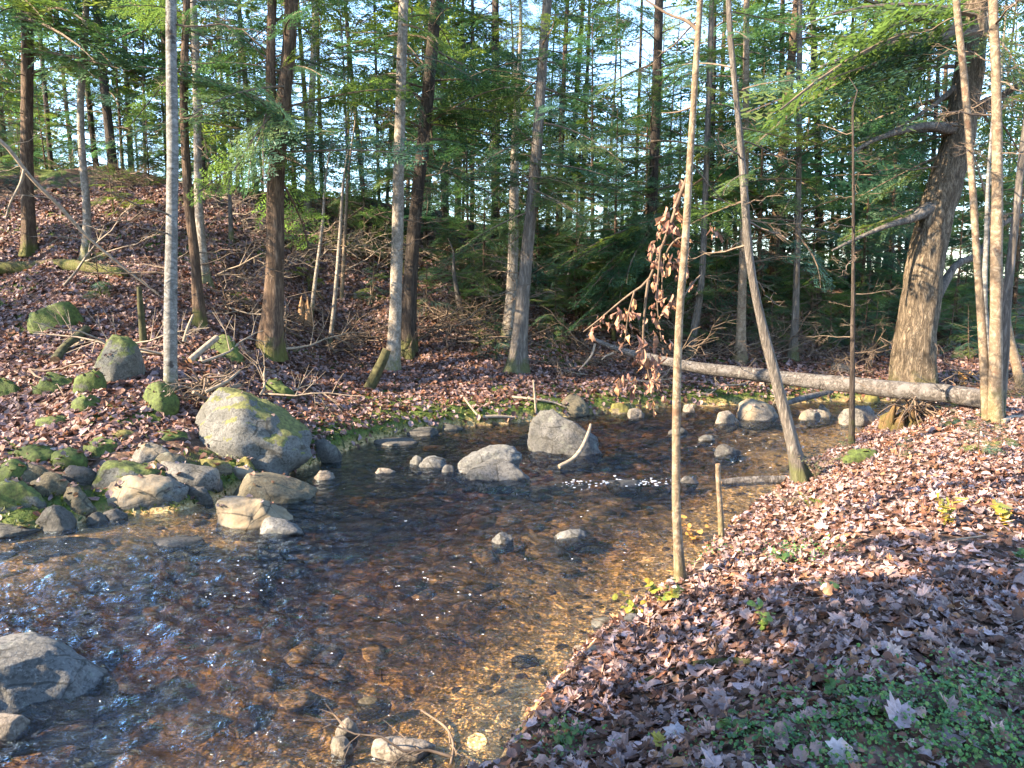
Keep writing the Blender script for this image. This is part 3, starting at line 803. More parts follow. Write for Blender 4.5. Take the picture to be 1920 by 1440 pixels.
t5 = tree('stout brown hemlock with dark boughs, left of the leaning pale trunk', [(508, 668), (516, 500), (517, 350), (526, 230), (541, 100), (547, 0)], [40, 33, 31, 27, 24, 22], 'brown', 13, (3.2, 12.5, 60, 2.2, .8), (1.5, 4, 16, 1.0), name='hemlock_tree', cat='hemlock', k=18,
     boughs=[(520, 230, 380, 170, -1, 3), (520, 210, 250, 120, -.5, 3), (520, 260, 640, 250, -.6, 3), (520, 150, 640, 90, .4, 3), (520, 120, 420, 40, .4, 3), (520, 290, 590, 330, -1, 2), (520, 200, 470, 330, -1.4, 3)])
P5, R5, root5, b5 = tree.paths[t5['label']]
m = MB(); y5 = b5[1]
S = smooth_path(np.array([(*at(519, 265, y5), .09), (*at(509, 200, y5), .085), (*at(508, 80, y5 - .1), .075), (*at(510, 0, y5), .07), (*at(510, -250, y5), .03)]), 24)
tube(m, S[:, :3], S[:, 3], 12, lump=.06); m.build('trunk_fork', M['brown'], root5, origin=b5)
tree('leaning pale trunk with a broken mossy stub at its foot', [(733, 698), (741, 600), (744, 500), (748, 300), (752, 150), (757, 0)], [27, 23, 22, 20, 18, 17], 'white', 13, (5.5, 12, 26, 1.9, .8), (2, 6, 14, 1.0), k=16)
tree('dark trunk right behind the leaning pale trunk', [(765, 667), (770, 520), (779, 400), (795, 250), (808, 120), (818, 0)], [30, 26, 24, 23, 22, 20], 'dark', 14, (3.6, 13, 48, 2.3, .8), (2, 4.5, 16, 1.3), name='hemlock_tree', cat='hemlock', k=16,
     boughs=[(785, 215, 1000, 240, .6, 3), (785, 220, 890, 215, -.6, 3), (785, 150, 640, 200, -.6, 3), (778, 330, 660, 310, -.4, 3), (776, 300, 870, 320, .4, 2), (790, 120, 700, 60, .5, 3)])
tree('yellowish trunk leaning right beside the midstream boulder, mossy at its foot', [(968, 698), (975, 620), (985, 500), (992, 430), (1003, 320), (1015, 150), (1026, 0)], [34, 28, 24, 23, 21, 18, 16], 'grey', 13, (2.9, 12, 54, 2.0, .8), (1.2, 4, 14, 1.0), name='hemlock_tree', cat='hemlock', k=16,
     boughs=[(992, 345, 900, 330, -.5, 2), (995, 340, 1120, 380, -.5, 3), (995, 360, 1090, 430, -.8, 3), (1000, 300, 1060, 330, -.4, 2), (1010, 150, 900, 130, .3, 2)])
tree('short pinkish trunk twinned with the yellowish leaning trunk', [(954, 640), (960, 540), (963, 440), (965, 300)], [24, 20, 18, 15], 'white', 8, (3.6, 7.8, 20, 1.5, .6), (1, 3, 8, .8))
tree('dark thin trunk on the slope between the dark trunk and the yellowish one', [(928, 485), (930, 300), (929, 0)], [17, 15, 13], 'dark', 13, (3.0, 12, 44, 2.0, .8), (.5, 4, 12, 1.0))
tree('slender beige trunk with orange dead leaves, right of the slim sapling, up the slope', [(1388, 678), (1391, 560), (1394, 450), (1398, 250), (1400, 0)], [20, 16, 14, 12, 10], 'pale', 11, (4.2, 10.5, 26, 1.8, .7), (1, 4, 12, 1.0))
tree('thin leaning trunk just behind the slim sapling', [(1293, 668), (1306, 590), (1316, 520), (1322, 380), (1330, 150), (1335, 0)], [16, 14, 12, 11, 10, 9], 'grey', 10, (3.6, 9.6, 24, 1.9, .7), (1, 4, 12, .9))
tree('dark broken trunk in the gloom behind the hanging dead leaves', [(1215, 640), (1218, 520), (1222, 420), (1230, 200), (1236, 0)], [24, 20, 18, 17, 15], 'dark', 13, (2.4, 12, 56, 2.2, .8), (1, 3.4, 14, 1.2), name='hemlock_tree', cat='hemlock',
     boughs=[(1222, 450, 1085, 560, -1.5, 4), (1222, 470, 1120, 570, -1.0, 3), (1222, 430, 1060, 500, -1.2, 3), (1225, 400, 1180, 480, -1, 2), (1222, 440, 1330, 520, -.8, 3), (1230, 300, 1120, 350, -.5, 2)])
tree('small grey trunk in the brush left of the thin dark sapling', [(1487, 672), (1491, 600), (1493, 540), (1497, 380), (1500, 0)], [16, 13, 12, 10, 9], 'grey', 11, (2.6, 10.5, 36, 1.8, .7), (.6, 3, 14, .9))
lean_ = tree('bare brown trunk leaning out over the stream from the leafy bank', [(1506, 905), (1478, 800), (1452, 700), (1427, 600), (1406, 490), (1393, 330), (1384, 220), (1371, 90), (1366, 0)], [32, 23, 20, 17, 15, 13, 11, 10, 9], 'grey', 7.5, (3.0, 7.2, 14, 1.0, .6), (2.2, 6, 12, .9), k=16, flare=.6, lump=.12)
tree('thin dark sapling upright at the bend of the stream', [(1597, 838), (1598, 700), (1600, 500), (1600, 340), (1599, 200)], [13, 10, 7, 5, 4], 'dark', 4.7, None, (.6, 4.2, 20, .55), name='sapling', cat='sapling', k=8, flare=.2)
sap = tree('slim pale sapling in front of the stream with dead leaves hanging from it', [(1277, 1092), (1268, 950), (1270, 700), (1276, 560), (1285, 450), (1297, 250), (1308, 80), (1313, 0)], [22, 16, 14.5, 14, 13.5, 12, 11, 10], 'pale', 6.5, None, (3.6, 6.2, 12, .7), name='sapling', cat='sapling', k=16, flare=.6, lump=.12)
big = tree('massive furrowed trunk with thick dark limbs, behind the fallen birch log', [(1712, 722), (1715, 650), (1722, 590), (1738, 480), (1757, 400), (1780, 320), (1800, 250), (1820, 100), (1830, 0)], [78, 71, 68, 63, 59, 56, 52, 47, 44], 'big', 17, (7.5, 16, 34, 2.6, 1.0), (3, 6, 10, 1.6), name='big_pine', cat='tree', k=36, lump=.11, flare=.14,
     boughs=[(1790, 250, 1560, 330, 1.2, 2), (1790, 255, 1640, 270, 1, 1), (1805, 120, 1560, 190, -1.5, 2), (1805, 90, 1480, 160, -2, 2), (1815, 40, 1540, 60, -2.5, 2), (1740, 400, 1560, 470, .6, 2), (1840, 60, 1920, 180, -1, 2), (1825, 200, 1940, 330, 1.0, 2), (1780, 290, 1590, 410, 1, 2), (1815, 60, 1400, 260, -2.5, 2), (1790, 180, 1450, 330, 2, 2)])
Pb, Rb, rootb, bb = tree.paths[big['label']]; yb = bb[1]
def limb(root, org, pts, wid, y, dy, mat, n=16):
    W = np.array([(*at(u, v, y + dy * i / (len(pts) - 1)), w * y / F / 2) for i, ((u, v), w) in enumerate(zip(pts, wid))])
    S = smooth_path(W, n); m = MB(); tube(m, S[:, :3], S[:, 3], 10, lump=.08); return m.build('limb', M[mat], root, origin=org)
limb(rootb, bb, [(1800, 240), (1770, 240), (1740, 236), (1700, 243), (1640, 262), (1590, 290)], [26, 20, 15, 12, 8, 4], yb, -1.2, 'grey')
limb(rootb, bb, [(1757, 385), (1735, 395), (1710, 410), (1660, 425), (1600, 450), (1560, 470)], [30, 24, 14, 9, 6, 3], yb, -.8, 'grey')
limb(rootb, bb, [(1755, 402), (1738, 402), (1690, 412), (1640, 430)], [26, 18, 8, 4], yb, -.4, 'grey')
limb(rootb, bb, [(1818, 55), (1780, 60), (1720, 78), (1660, 88), (1600, 105), (1540, 125)], [26, 22, 18, 15, 11, 6], yb, -1.6, 'grey')
limb(rootb, bb, [(1825, 30), (1770, 20), (1690, 45), (1650, 60)], [20, 14, 9, 5], yb, -.6, 'grey')
limb(rootb, bb, [(1815, 210), (1850, 190), (1890, 172), (1940, 140)], [20, 15, 11, 7], yb, -.8, 'grey')
limb(rootb, bb, [(1812, 225), (1850, 205), (1900, 165), (1960, 140)], [14, 11, 8, 5], yb, .4, 'grey')
limb(rootb, bb, [(1795, 160), (1760, 190), (1700, 230), (1640, 262)], [10, 8, 5, 3], yb, -.5, 'grey')
limb(rootb, bb, [(1740, 590), (1790, 500), (1830, 480), (1880, 420), (1930, 400)], [20, 14, 13, 10, 8], yb, .8, 'grey')

# saplings of the clump at the right
CL = 'slim trunks of the clump beside the butt of the fallen log'
tree('slightly bent beige stem, outer left of the clump by the log butt', [(1851, 788), (1843, 650), (1833, 500), (1822, 330), (1808, 150), (1793, 0)], [20, 15, 13, 12, 12, 11], 'pale', 8, None, (3, 7, 14, .8), group=CL, flare=.2)
tree('thin white and grey ringed birch stem in the clump by the log butt', [(1856, 780), (1853, 680), (1846, 560), (1850, 440), (1853, 330)], [14, 12, 10, 8, 6], 'birch', 5, None, (2, 4.5, 8, .6), name='birch_tree', cat='birch', group=CL, flare=.15)
tree('thickest straight stem of the clump by the log butt', [(1868, 790), (1867, 650), (1868, 500), (1870, 350), (1868, 150), (1862, 0)], [26, 22, 20, 18, 16, 15], 'pale', 9, None, (3, 8, 16, .9), group=CL, flare=.2)
tree('brownish stem at the right of the clump, forking away from the thickest stem', [(1873, 785), (1882, 680), (1890, 540), (1903, 420), (1912, 330)], [20, 17, 15, 13, 12], 'grey', 7.5, None, (2, 6.5, 12, .9), group=CL, flare=.15)
tree('short leaning stem behind the clump at the right edge', [(1917, 735), (1905, 680), (1895, 640), (1880, 560)], [18, 16, 14, 12], 'pale', 5, None, (1.5, 4.5, 8, .8), flare=.15)

# small things standing on the far slope
tree('thin white sapling left of the leaning pale trunk', [(618, 648), (628, 560), (637, 450), (643, 350)], [9, 8, 7, 5], 'white', 5, None, (1, 4.5, 14, .6), name='sapling', cat='sapling', k=8, flare=.1)
tree('thin white sapling with a bend, nearer the stout hemlock', [(583, 590), (592, 520), (604, 430), (610, 340)], [8, 7, 6, 4], 'white', 4.5, None, (.8, 4, 12, .6), name='sapling', cat='sapling', k=8, flare=.1)
tree('thin straight sapling touching the leaning pale trunk on its left', [(640, 560), (646, 460), (652, 340)], [8, 7, 5], 'pale', 5, None, (1, 4.5, 10, .6), name='sapling', cat='sapling', k=8, flare=.1)
tree('dead snag with drooping twigs on the bank below the ridge line', [(434, 452), (432, 400), (430, 330)], [10, 8, 5], 'grey', 3.2, None, (.6, 3, 14, .8), name='dead_snag', cat='dead tree', k=8, flare=.2)
tree('mossy leaning dead stem on the dark slope between hemlocks', [(872, 610), (862, 570), (852, 520)], [11, 10, 8], 'grey', 2.0, None, (.6, 1.8, 6, .5), name='dead_snag', cat='dead tree', k=8)
tree('thin forked grey stem in front of the dark slope', [(962, 520), (968, 470), (975, 420), (968, 360)], [8, 7, 6, 4], 'grey', 3, None, (.5, 2.6, 10, .5), name='sapling', cat='sapling', k=8)
tree('slanted grey dead stem under the hanging hemlock boughs', [(1062, 560), (1070, 500), (1090, 440)], [8, 7, 5], 'grey', 2.4, None, (.5, 2, 8, .6), name='dead_snag', cat='dead tree', k=8)

# ------------------------------------------------------------------ forest behind: one of each kind, then copies
def proto(label, H, r0, mat, crown, dead, lib, seed, name='tree', cat='tree', bend=.3, twig='twig'):
    rg = np.random.default_rng(seed)
    z = np.linspace(0, 1, 8)
    P0 = np.stack((bend * np.sin(z * 2.2 + seed) - bend * math.sin(seed), bend * np.cos(z * 1.9 + seed) - bend * math.cos(seed), z * H - .15, r0 * (1 - z * .85)), 1)
    S = smooth_path(P0, 40)
    root = empty(name, (0, -500, 0), label, cat, 'trees crowded along and beyond the ridge')
    m = MB(); tube(m, S[:, :3], np.maximum(S[:, 3], .006), 9, lump=.07, seed=seed, flare=.4, flare_h=r0 * 1.5); m.build('trunk', M[mat], root)
    m = MB(); crown_mesh(m, rg, S[:, :3], S[:, 3], crown, dead, lib); m.build('crown', [M['needle'], M[twig]], root, smooth=False)
    root['r0'] = r0; root['used'] = 0
    return root
DENS = .98
PR = dict(
    dark=proto('dark trunked conifer with sparse green boughs among the ridge trees', 18, .14, 'dark', (2.4, 17.5, 58, 2.5, .9), (1.5, 5, 16, 1.4), BMID, 11),
    brown=proto('brown trunked conifer with level boughs among the ridge trees', 17, .12, 'brown', (2.0, 16.5, 72, 2.3, .8), (1, 4, 14, 1.2), BMID, 12),
    sunny=proto('conifer with boughs coloured sunlit yellow green among the ridge trees', 15, .10, 'grey', (2.4, 14.5, 74, 2.2, .7, (.10, .125, .028)), (.6, 3, 10, 1.0), BMID, 13),  # yellow green needle tone puts sunlight into the colour
    pole=proto('thin dark pole of a tree, bare low down, among the ridge trees', 14, .06, 'dark', (3.6, 13.6, 38, 1.5, .5), (1.2, 7, 24, .9), BMID, 14, bend=.2),
    palepole=proto('thin pale pole of a tree among the ridge trees', 13, .065, 'white', (3.8, 12.6, 36, 1.5, .5, (.085, .11, .03)), (1.2, 7, 22, .9), BMID, 15, bend=.35),
    bare=proto('bare dead pole bristling with twigs among the ridge trees', 9, .05, 'grey', None, (.6, 8.5, 46, .9), BMID, 16, bend=.3),
    low=proto('unseen small hemlock added for shade, its lowest boughs above head height', 7.5, .07, 'brown', (2.7, 7.3, 56, 2.1, .7), None, BMID, 18),  # crown shaped to shade the bank and leave the sand sunlit
    high=proto('unseen brown trunked conifer added for shade, boughs only well above head height', 16, .11, 'brown', (3.5, 15.5, 70, 2.0, .8), None, BMID, 19),  # unseen shade tree, boughs kept above the view
    far=proto('distant conifer showing through the gaps of the ridge trees', 17, .13, 'dark', (2.5, 16.5, 64, 2.4, .9, (.07, .10, .035)), None, BLOW, 17),
)
DENS = 1.0
def put(kind, u, y, w=None, s=None, x=None, label=None):
    p = PR[kind]; x = (u - 960) / F * y if x is None else x
    if s is None: s = (w * y / F / 2 / p['r0']) if w else 1
    o = p if not p['used'] else copy_tree(p)
    p['used'] = 1
    sz = .5 + .5 * s if s > 1 else max(s, .6)
    o.location = (x, y, gz(x, y) - .1)
    o.scale = (s, s, max(.75, min(1.35, sz)))
    o.rotation_euler = (rng.normal(0, .025), rng.normal(0, .025), rng.uniform(0, 6.28))
    o['label'] = label or p['base']
    return o
for p_ in PR.values(): p_['base'] = p_['label']
RIDGE = [(8, 'dark', 22, 13), (120, 'pole', 21, 9), (203, 'pole', 22, 11), (233, 'dark', 21, 17), (266, 'sunny', 23, 11), (290, 'bare', 22, 6), (398, 'pole', 20.5, 9), (412, 'bare', 21, 6), (445, 'bare', 21, 5),
         (457, 'palepole', 21, 8), (470, 'bare', 22, 5), (493, 'brown', 20.5, 12), (566, 'bare', 22, 6), (583, 'palepole', 21, 15), (612, 'pole', 23, 8), (655, 'bare', 22, 6), (690, 'sunny', 24, 10), (716, 'pole', 22, 7),
         (840, 'sunny', 22, 14), (868, 'bare', 23, 6), (885, 'pole', 22, 9), (962, 'bare', 22, 7), (1045, 'brown', 22, 13), (1062, 'dark', 23, 13), (1085, 'brown', 24, 10), (1125, 'bare', 22, 7), (1182, 'pole', 22, 8),
         (1250, 'bare', 22, 6), (1322, 'dark', 22, 17), (1352, 'sunny', 24, 9), (1420, 'pole', 23, 8), (1440, 'brown', 21, 21), (1462, 'dark', 23, 15), (1482, 'bare', 22, 7), (1535, 'dark', 23, 16), (1560, 'pole', 25, 9),
         (1590, 'brown', 24, 11), (1625, 'palepole', 24, 8), (1650, 'sunny', 26, 9), (1672, 'bare', 24, 7), (1690, 'pole', 27, 8), (1730, 'pole', 26, 10), (1830, 'palepole', 22, 9), (1895, 'brown', 23, 15), (1925, 'palepole', 20, 12)]
MARKS = [(50, 'reddish trunk'), (155, 'slim pale bowed trunk'), (323, 'spotted grey birch'), (371, 'thin pale barked trunk'), (517, 'stout brown hemlock'), (748, 'leaning pale trunk'), (790, 'dark trunk behind the leaning one'), (930, 'dark thin slope trunk'),
         (1003, 'yellowish leaning trunk'), (1294, 'slim pale sapling'), (1391, 'bare leaning brown trunk'), (1600, 'thin dark sapling'), (1785, 'massive furrowed trunk'), (1868, 'thickest stem of the clump')]
KIND = dict(dark='dark trunked conifer', brown='brown trunked conifer', sunny='conifer coloured sunlit yellow green', pole='thin dark pole', palepole='thin pale pole', bare='bare twiggy dead pole')
ORD = ['first', 'second', 'third', 'fourth', 'fifth', 'sixth', 'seventh', 'eighth', 'ninth', 'tenth', 'eleventh']
seen_ = {}
for (u, kd, y, w) in sorted(RIDGE):
    left = [m_ for m_ in MARKS if m_[0] <= u]
    ref = left[-1][1] if left else None
    seen_[ref] = seen_.get(ref, -1) + 1
    put(kd, u, y, w, label='%s, %s ridge tree right of the %s' % (KIND[kd], ORD[seen_[ref]], ref) if ref else '%s, the ridge tree at the very left edge' % KIND[kd])
rg_ = np.random.default_rng(5)
for i in range(46):
    y = rg_.uniform(24, 42); u = rg_.uniform(-60, 2000)
    put(rg_.choice(['dark', 'brown', 'sunny', 'pole', 'palepole', 'far', 'bare', 'pole', 'far']), u, y, None, rg_.uniform(.7, 1.15))
for i in range(20):
    y = rg_.uniform(42, 75); u = rg_.uniform(-60, 2000)
    put('far', u, y, None, rg_.uniform(.8, 1.3))

# unseen trees added outside the frame on the sunny side to shade the place
SHADE = [(-3.4, 1.15, 'low'), (-5.6, -.3, 'low'), (-8.0, -.9, 'low'), (-13, 10.5, 'dark'), (-13.5, 14.5, 'dark'), (-20, 9.5, 'dark'), (-18, 17, 'brown'), 
         (-2.6, 1.3, 'high'), (-3.6, 0.2, 'high'), (-2.0, -.8, 'high'), (-5.5, -0.6, 'brown'), (-9.5, -3.2, 'dark'), (-13, -4.2, 'brown'), (-17, -5.5, 'dark'), (-22, -1, 'dark'), (-30, 1, 'brown'), (-6, -3.5, 'brown'), (-1.5, -3, 'dark')]
for i, (x, y, kd) in enumerate(SHADE):
    put(kd, 0, y, None, .95, x)  # all keep the ridge group; dark and brown also the ridge label

# ------------------------------------------------------------------ young firs, brush and ground plants
def young(label, H, n, L, seed, tone=None):
    rg = np.random.default_rng(seed); root = empty('young_hemlock', (0, -500, 0), label, 'young hemlock', 'young hemlocks on the far slope')
    P = np.stack((np.linspace(0, .1, 10), np.zeros(10), np.linspace(-.1, H, 10)), 1)
    m = MB(); tube(m, P, np.linspace(.012 + .008 * H, .004, 10), 6); m.build('stem', M['brown'], root)
    m = MB(); crown_mesh(m, rg, P, None, (.1 * H, H, n, L, L * .25, tone) if tone else (.1 * H, H, n, L, L * .25), None, BHI); m.build('crown', [M['needle'], M['twig']], root, smooth=False)
    root['used'] = 0; return root
YG = [young('waist high dark young hemlock on the far slope', 1.3, 26, .75, 21), young('chest high young hemlock on the far slope', 1.9, 34, .95, 22), young('knee high yellow green hemlock seedling on the far slope', .7, 18, .55, 23, (.10, .14, .03)),
      young('tall young hemlock on the far slope', 3.0, 48, 1.2, 24)]
def put_young(k, u, v=None, y=None, s=1.0, label=None):
    p = YG[k]; o = p if not p['used'] else copy_tree(p); p['used'] = 1
    q = hit(u, v) if y is None else np.array(((u - 960) / F * y, y, 0)); q[2] = gz(q[0], q[1])
    o.location = Vector(q); o.rotation_euler = (0, 0, rng.uniform(0, 6.28)); o.scale = (s, s, s)
    o['label'] = label or p['base']
    return o
YH = [young('slender hemlock with tiers of low boughs on the far slope', 5.5, 64, 1.9, 25, (.06, .12, .078)), young('feathery hemlock a few metres tall on the far slope', 4.2, 56, 1.7, 26, (.085, .135, .06)), young('bluish green hemlock with drooping boughs on the far slope', 6.5, 74, 2.1, 27, (.055, .12, .09))]
YG += YH
for p_ in YG: p_['base'] = p_['label']
put_young(0, 930, 672, s=.9, label='bright feathery hemlock bush at the foot of the twin trunks')
put_young(2, 905, 655, s=1.0, label='small bright hemlock seedling left of the feathery bush')
put_young(0, 190, 560, s=.8, label='dark ferny hemlock on the leaves left of the spotted birch')
put_young(2, 215, 400, s=1.6, label='light green fir beside the slim pale bowed trunk, upper slope')
put_young(3, 280, 350, s=.7, label='light green layered fir on the left of the ridge')
put_young(2, 450, 570, s=.6, label='tiny green seedling between the stout hemlock and its thin neighbours')
put_young(2, 625, 470, s=1.0, label='yellow green fir by the thin white saplings')
put_young(3, 1040, 640, s=.55, label='pale green low hemlock right of the yellowish trunk')
for (k, u, y, s) in [(0, 60, 20, 1), (1, 110, 20.5, 1), (1, 20, 19, 1), (0, 240, 20, 1), (1, 330, 20.5, .9), (0, 560, 19, .9), (2, 580, 18, 1.3), (1, 690, 22, .9), (0, 760, 20, 1), (1, 840, 20, .9), (1, 890, 18, .9), (0, 800, 17.5, 1), (1, 1090, 18.5, 1.1),
                     (3, 1140, 19, .9), (3, 1190, 18, .8), (1, 1050, 20, 1), (3, 1290, 20, .9), (1, 1340, 18.5, 1), (1, 1420, 18, 1), (0, 1450, 17.5, 1), (3, 1480, 20, .8), (1, 1530, 19, 1), (0, 1560, 18, 1), (1, 1620, 18.5, 1.1),
                     (1, 1660, 19.5, 1.1), (0, 1640, 17.6, 1), (3, 1800, 20, .8), (1, 1780, 18.5, 1), (0, 1820, 17.5, 1), (1, 1850, 19, 1.1), (0, 1900, 18, 1), (3, 1930, 21, .7), (0, 1350, 17.6, .8), (0, 1250, 17.4, .8), (1, 1700, 21, 1.1), (3, 940, 21, .8), (0, 700, 18, .8),
                     (5, 905, 18, .9), (6, 1110, 20.5, 1.1), (5, 1190, 21, 1.1), (4, 1270, 21.5, 1.1), (6, 1370, 22, 1.1), (5, 1460, 22.5, 1.1), (6, 1550, 23, 1.1), (4, 520, 20.5, .9), (5, 420, 21.5, .8), (6, 180, 22.5, .8), (4, 30, 21.5, .8),
                     (4, 1150, 17.6, 1), (5, 1080, 18.5, .8), (6, 1210, 19, .9), (5, 1260, 17.5, .9), (6, 1420, 20, 1), (5, 1520, 19, 1), (4, 1610, 20.5, 1), (6, 1660, 22, 1), (5, 1790, 20, 1), (4, 1900, 21, 1), (6, 1850, 24, 1),
                     (5, 690, 20.5, .9), (6, 800, 21.5, 1), (4, 880, 19.5, .9), (5, 1010, 20.5, 1), (6, 960, 22.5, 1), (5, 620, 21, .8), (4, 250, 21.5, .8), (5, 90, 22, .8), (6, 330, 23, .8), (4, 560, 22.5, .9), (5, 1130, 23, 1), (6, 1300, 24, 1), (4, 1480, 25, 1), (5, 1560, 26, 1.1), (6, 1740, 27, 1.1), (4, 1380, 26, 1.1), (5, 1230, 27, 1.2), (6, 1050, 27, 1.1), (4, 760, 25, 1), (6, 1640, 30, 1.2), (6, 1840, 30, 1.2), (5, 1940, 26, 1.1), (4, 1700, 25, 1)]:
    put_young(k, u, None, y, s)

# bare branches strewn over the slope, copies of a few kinds
SB = []
for k in range(5):
    m = MB(); add_dead(m, np.random.default_rng(60 + k), np.zeros(3), 0, .12, 1.0, 0)
    if k % 2: add_dead(m, np.random.default_rng(80 + k), np.array((.02, 0, 0)), .5, .3, .8, 0)
    o = tag(m.build('fallen_branch', M['paletwig' if k < 3 else 'twig']), 'bare twiggy branch lying on the far slope', 'branch', 'bare branches strewn over the far slope'); o['used'] = 0; SB.append(o)
rb = np.random.default_rng(61)
for i in range(70):
    u = rb.uniform(20, 1560); y = rb.uniform(*((10.5, 18) if u < 560 else (14.5, 20.5))); x = (u - 960) / F * y
    p = SB[i % 5]; o = copy_tree(p) if p['used'] else p; p['used'] = 1
    o.location = (x, y, gz(x, y) + .05); o.rotation_euler = (rb.normal(0, .2), rb.normal(-.15, .25), rb.uniform(0, 6.28)); s_ = rb.uniform(.7, 2.2); o.scale = (s_, s_, s_)
# dead brush on the slope
BR = ['tangle of bare dead branches on the ridge %s' % s for s in ('behind the stout hemlock', 'left of the leaning pale trunk', 'left of the dark trunk', 'right of the dark trunk', 'above the dark hollow', 'left of the spotted birch')]
BR += ['low dead brush on the slope %s' % s for s in ('under the leaning pale trunk', 'behind the feathery hemlock bush', 'behind the fallen log tip', 'left of the slender beige trunk', 'right of the slender beige trunk', 'left of the massive trunk', 'behind the trunk clump', 'between the thin white saplings', 'near the thin twin trunks')]
BRP = [(500, 19), (640, 20), (720, 20.5), (850, 20.5), (900, 17.5), (270, 19.5), (800, 16.6), (900, 16.4), (1090, 16.2), (1330, 16.8), (1440, 17), (1590, 17), (1880, 14.5), (620, 16), (430, 14.2)]
for lb, (u, y) in zip(BR, BRP):
    rg = np.random.default_rng(int(u)); x = (u - 960) / F * y; b = np.array((x, y, gz(x, y)))
    m = MB()
    for i in range(34):
        q = b + np.array((rg.normal(0, .55), rg.normal(0, .4), 0)); q[2] = gz(q[0], q[1]) + abs(rg.normal(0, .16))
        add_dead(m, rg, q, rg.uniform(0, 6.28), rg.uniform(-.1, .5), rg.uniform(.6, 1.7), 0)
    tag(m.build('brush_heap', M['paletwig' if u in (640, 720, 850, 500) else 'twig'], origin=b), lb, 'dead brush')

# ------------------------------------------------------------------ logs, stumps, sticks
def stick(name, label, cat, pts, wid, mat, depths=None, lift=0.0, k=8, n=18, lump=.06, capmat=None, group=None, twigs=0):
    W = []
    if depths == 'base': depths = [hit(*pts[0])[1]] * len(pts)
    for i, ((u, v), w) in enumerate(zip(pts, wid)):
        p = hit(u, v) + np.array((0, 0, lift)) if depths is None or depths[i] is None else at(u, v, depths[i])
        W.append((*p, w * p[1] / F / 2))
    S = smooth_path(np.array(W), n); m = MB()
    tube(m, S[:, :3], np.maximum(S[:, 3], .002), k, lump=lump, seed=len(label), cap_mat=1 if capmat else None)
    rg = np.random.default_rng(len(label))
    for _ in range(twigs):
        i = rg.integers(2, n - 1); add_dead(m, rg, S[i, :3], rg.uniform(0, 6.28), rg.uniform(-.4, .5), rg.uniform(.3, .8), 0)
    o = m.build(name, [M[mat]] + ([M[capmat]] if capmat else []), origin=S[0, :3])
    return tag(o, label, cat, group)
stick('fallen_log', 'long fallen birch log lying across the stream under the massive trunk', 'log', [(1870, 752), (1780, 739), (1700, 733), (1600, 722), (1500, 712), (1400, 700), (1300, 688), (1220, 671), (1160, 655), (1100, 630)], [37, 35, 34, 31, 27, 24, 20, 15, 11, 5],
      'log', [9.9, 10.5, 11, 11.7, 12.4, 13, 13.6, 14.1, 14.5, 15], k=18, n=60, lump=.10, twigs=9)
stick('fallen_log', 'brown mossy log lying on the upper left slope', 'log', [(-60, 514), (40, 512), (130, 508), (235, 522)], [24, 24, 22, 16], 'brown', None, .1, k=12)
stick('dead_pole', 'long bleached dead pole slanting down in front of the left trunks', 'dead branch', [(-40, 235), (10, 272), (60, 335), (110, 385), (160, 440), (230, 500), (300, 555)], [7, 7, 7, 7, 6, 4, 2], 'paletwig', [11, 11.2, 11.4, 11.6, 11.8, 12, 12.2], k=7, n=24, twigs=7)
stick('dead_pole', 'thin forked dead branch hanging from the slanting bleached pole', 'dead branch', [(46, 318), (38, 345), (20, 380), (10, 410)], [6, 5, 4, 2], 'paletwig', [11.3] * 4, k=6)
stick('fallen_branch', 'mossy fallen limb left of the egg shaped boulder', 'branch', [(104, 684), (120, 662), (145, 640), (164, 622)], [20, 17, 15, 15], 'moss', None, .05, capmat='cut', twigs=1)
stick('stump', 'thin mossy broken stem standing behind the egg shaped boulder', 'stump', [(270, 645), (266, 600), (263, 570), (261, 538)], [15, 12, 11, 9], 'moss', 'base')
stick('fallen_branch', 'pointed broken log end propped beside the mossy green stone', 'log', [(356, 676), (380, 655), (408, 632)], [12, 12, 11], 'paletwig', [10.6, 10.8, 11], capmat='cut')
stick('stump', 'broken mossy stub leaning on the foot of the pale leaning trunk', 'stump', [(692, 730), (706, 700), (718, 675), (726, 655)], [22, 20, 18, 16], 'moss', 'base', capmat='cut')
b_ = hit(572, 604); m = MB(); rs = np.random.default_rng(3)
for i in range(11):
    a = rs.uniform(0, 6.28); q = b_ + np.array((math.cos(a) * .10, math.sin(a) * .10, -.1)); h_ = rs.uniform(.25, .62)
    tube(m, np.array([q, q + np.array((rs.normal(0, .02), rs.normal(0, .02), h_ * .7)), q + np.array((rs.normal(0, .05), rs.normal(0, .05), h_ + .1))]), [.085, .055, .006], 7, lump=.2, seed=i)
tag(m.build('stump', M['cut'], origin=b_), 'orange splintered stump lit by the sun on the dark slope', 'stump')
stick('stump', 'thin brown broken stake upright at the edge of the leafy bank', 'stump', [(1353, 1010), (1350, 950), (1347, 905), (1346, 870)], [13, 11, 10, 10], 'pale', 'base', capmat='cut')
stick('fallen_branch', 'bent bleached stick leaning on the midstream boulder', 'branch', [(1048, 875), (1075, 860), (1092, 838), (1103, 812), (1108, 795)], [9, 9, 8, 7, 5], 'paletwig', [9.1, 9.2, 9.3, 9.4, 9.45])
stick('fallen_branch', 'half sunken log in the riffle beside the broken stake', 'log', [(1350, 906), (1400, 903), (1470, 902)], [14, 20, 20], 'log', None, .0, k=12, capmat='cut')
stick('fallen_log', 'short bare log slanting under the far end of the fallen birch', 'log', [(1474, 757), (1500, 748), (1530, 741), (1560, 733)], [9, 12, 12, 9], 'log', [12.9, 13.3, 13.7, 14])
stick('fallen_branch', 'pale stick lying at the waterline left of the midstream boulder', 'branch', [(905, 788), (935, 789), (965, 790)], [7, 7, 5], 'paletwig', None, .05)
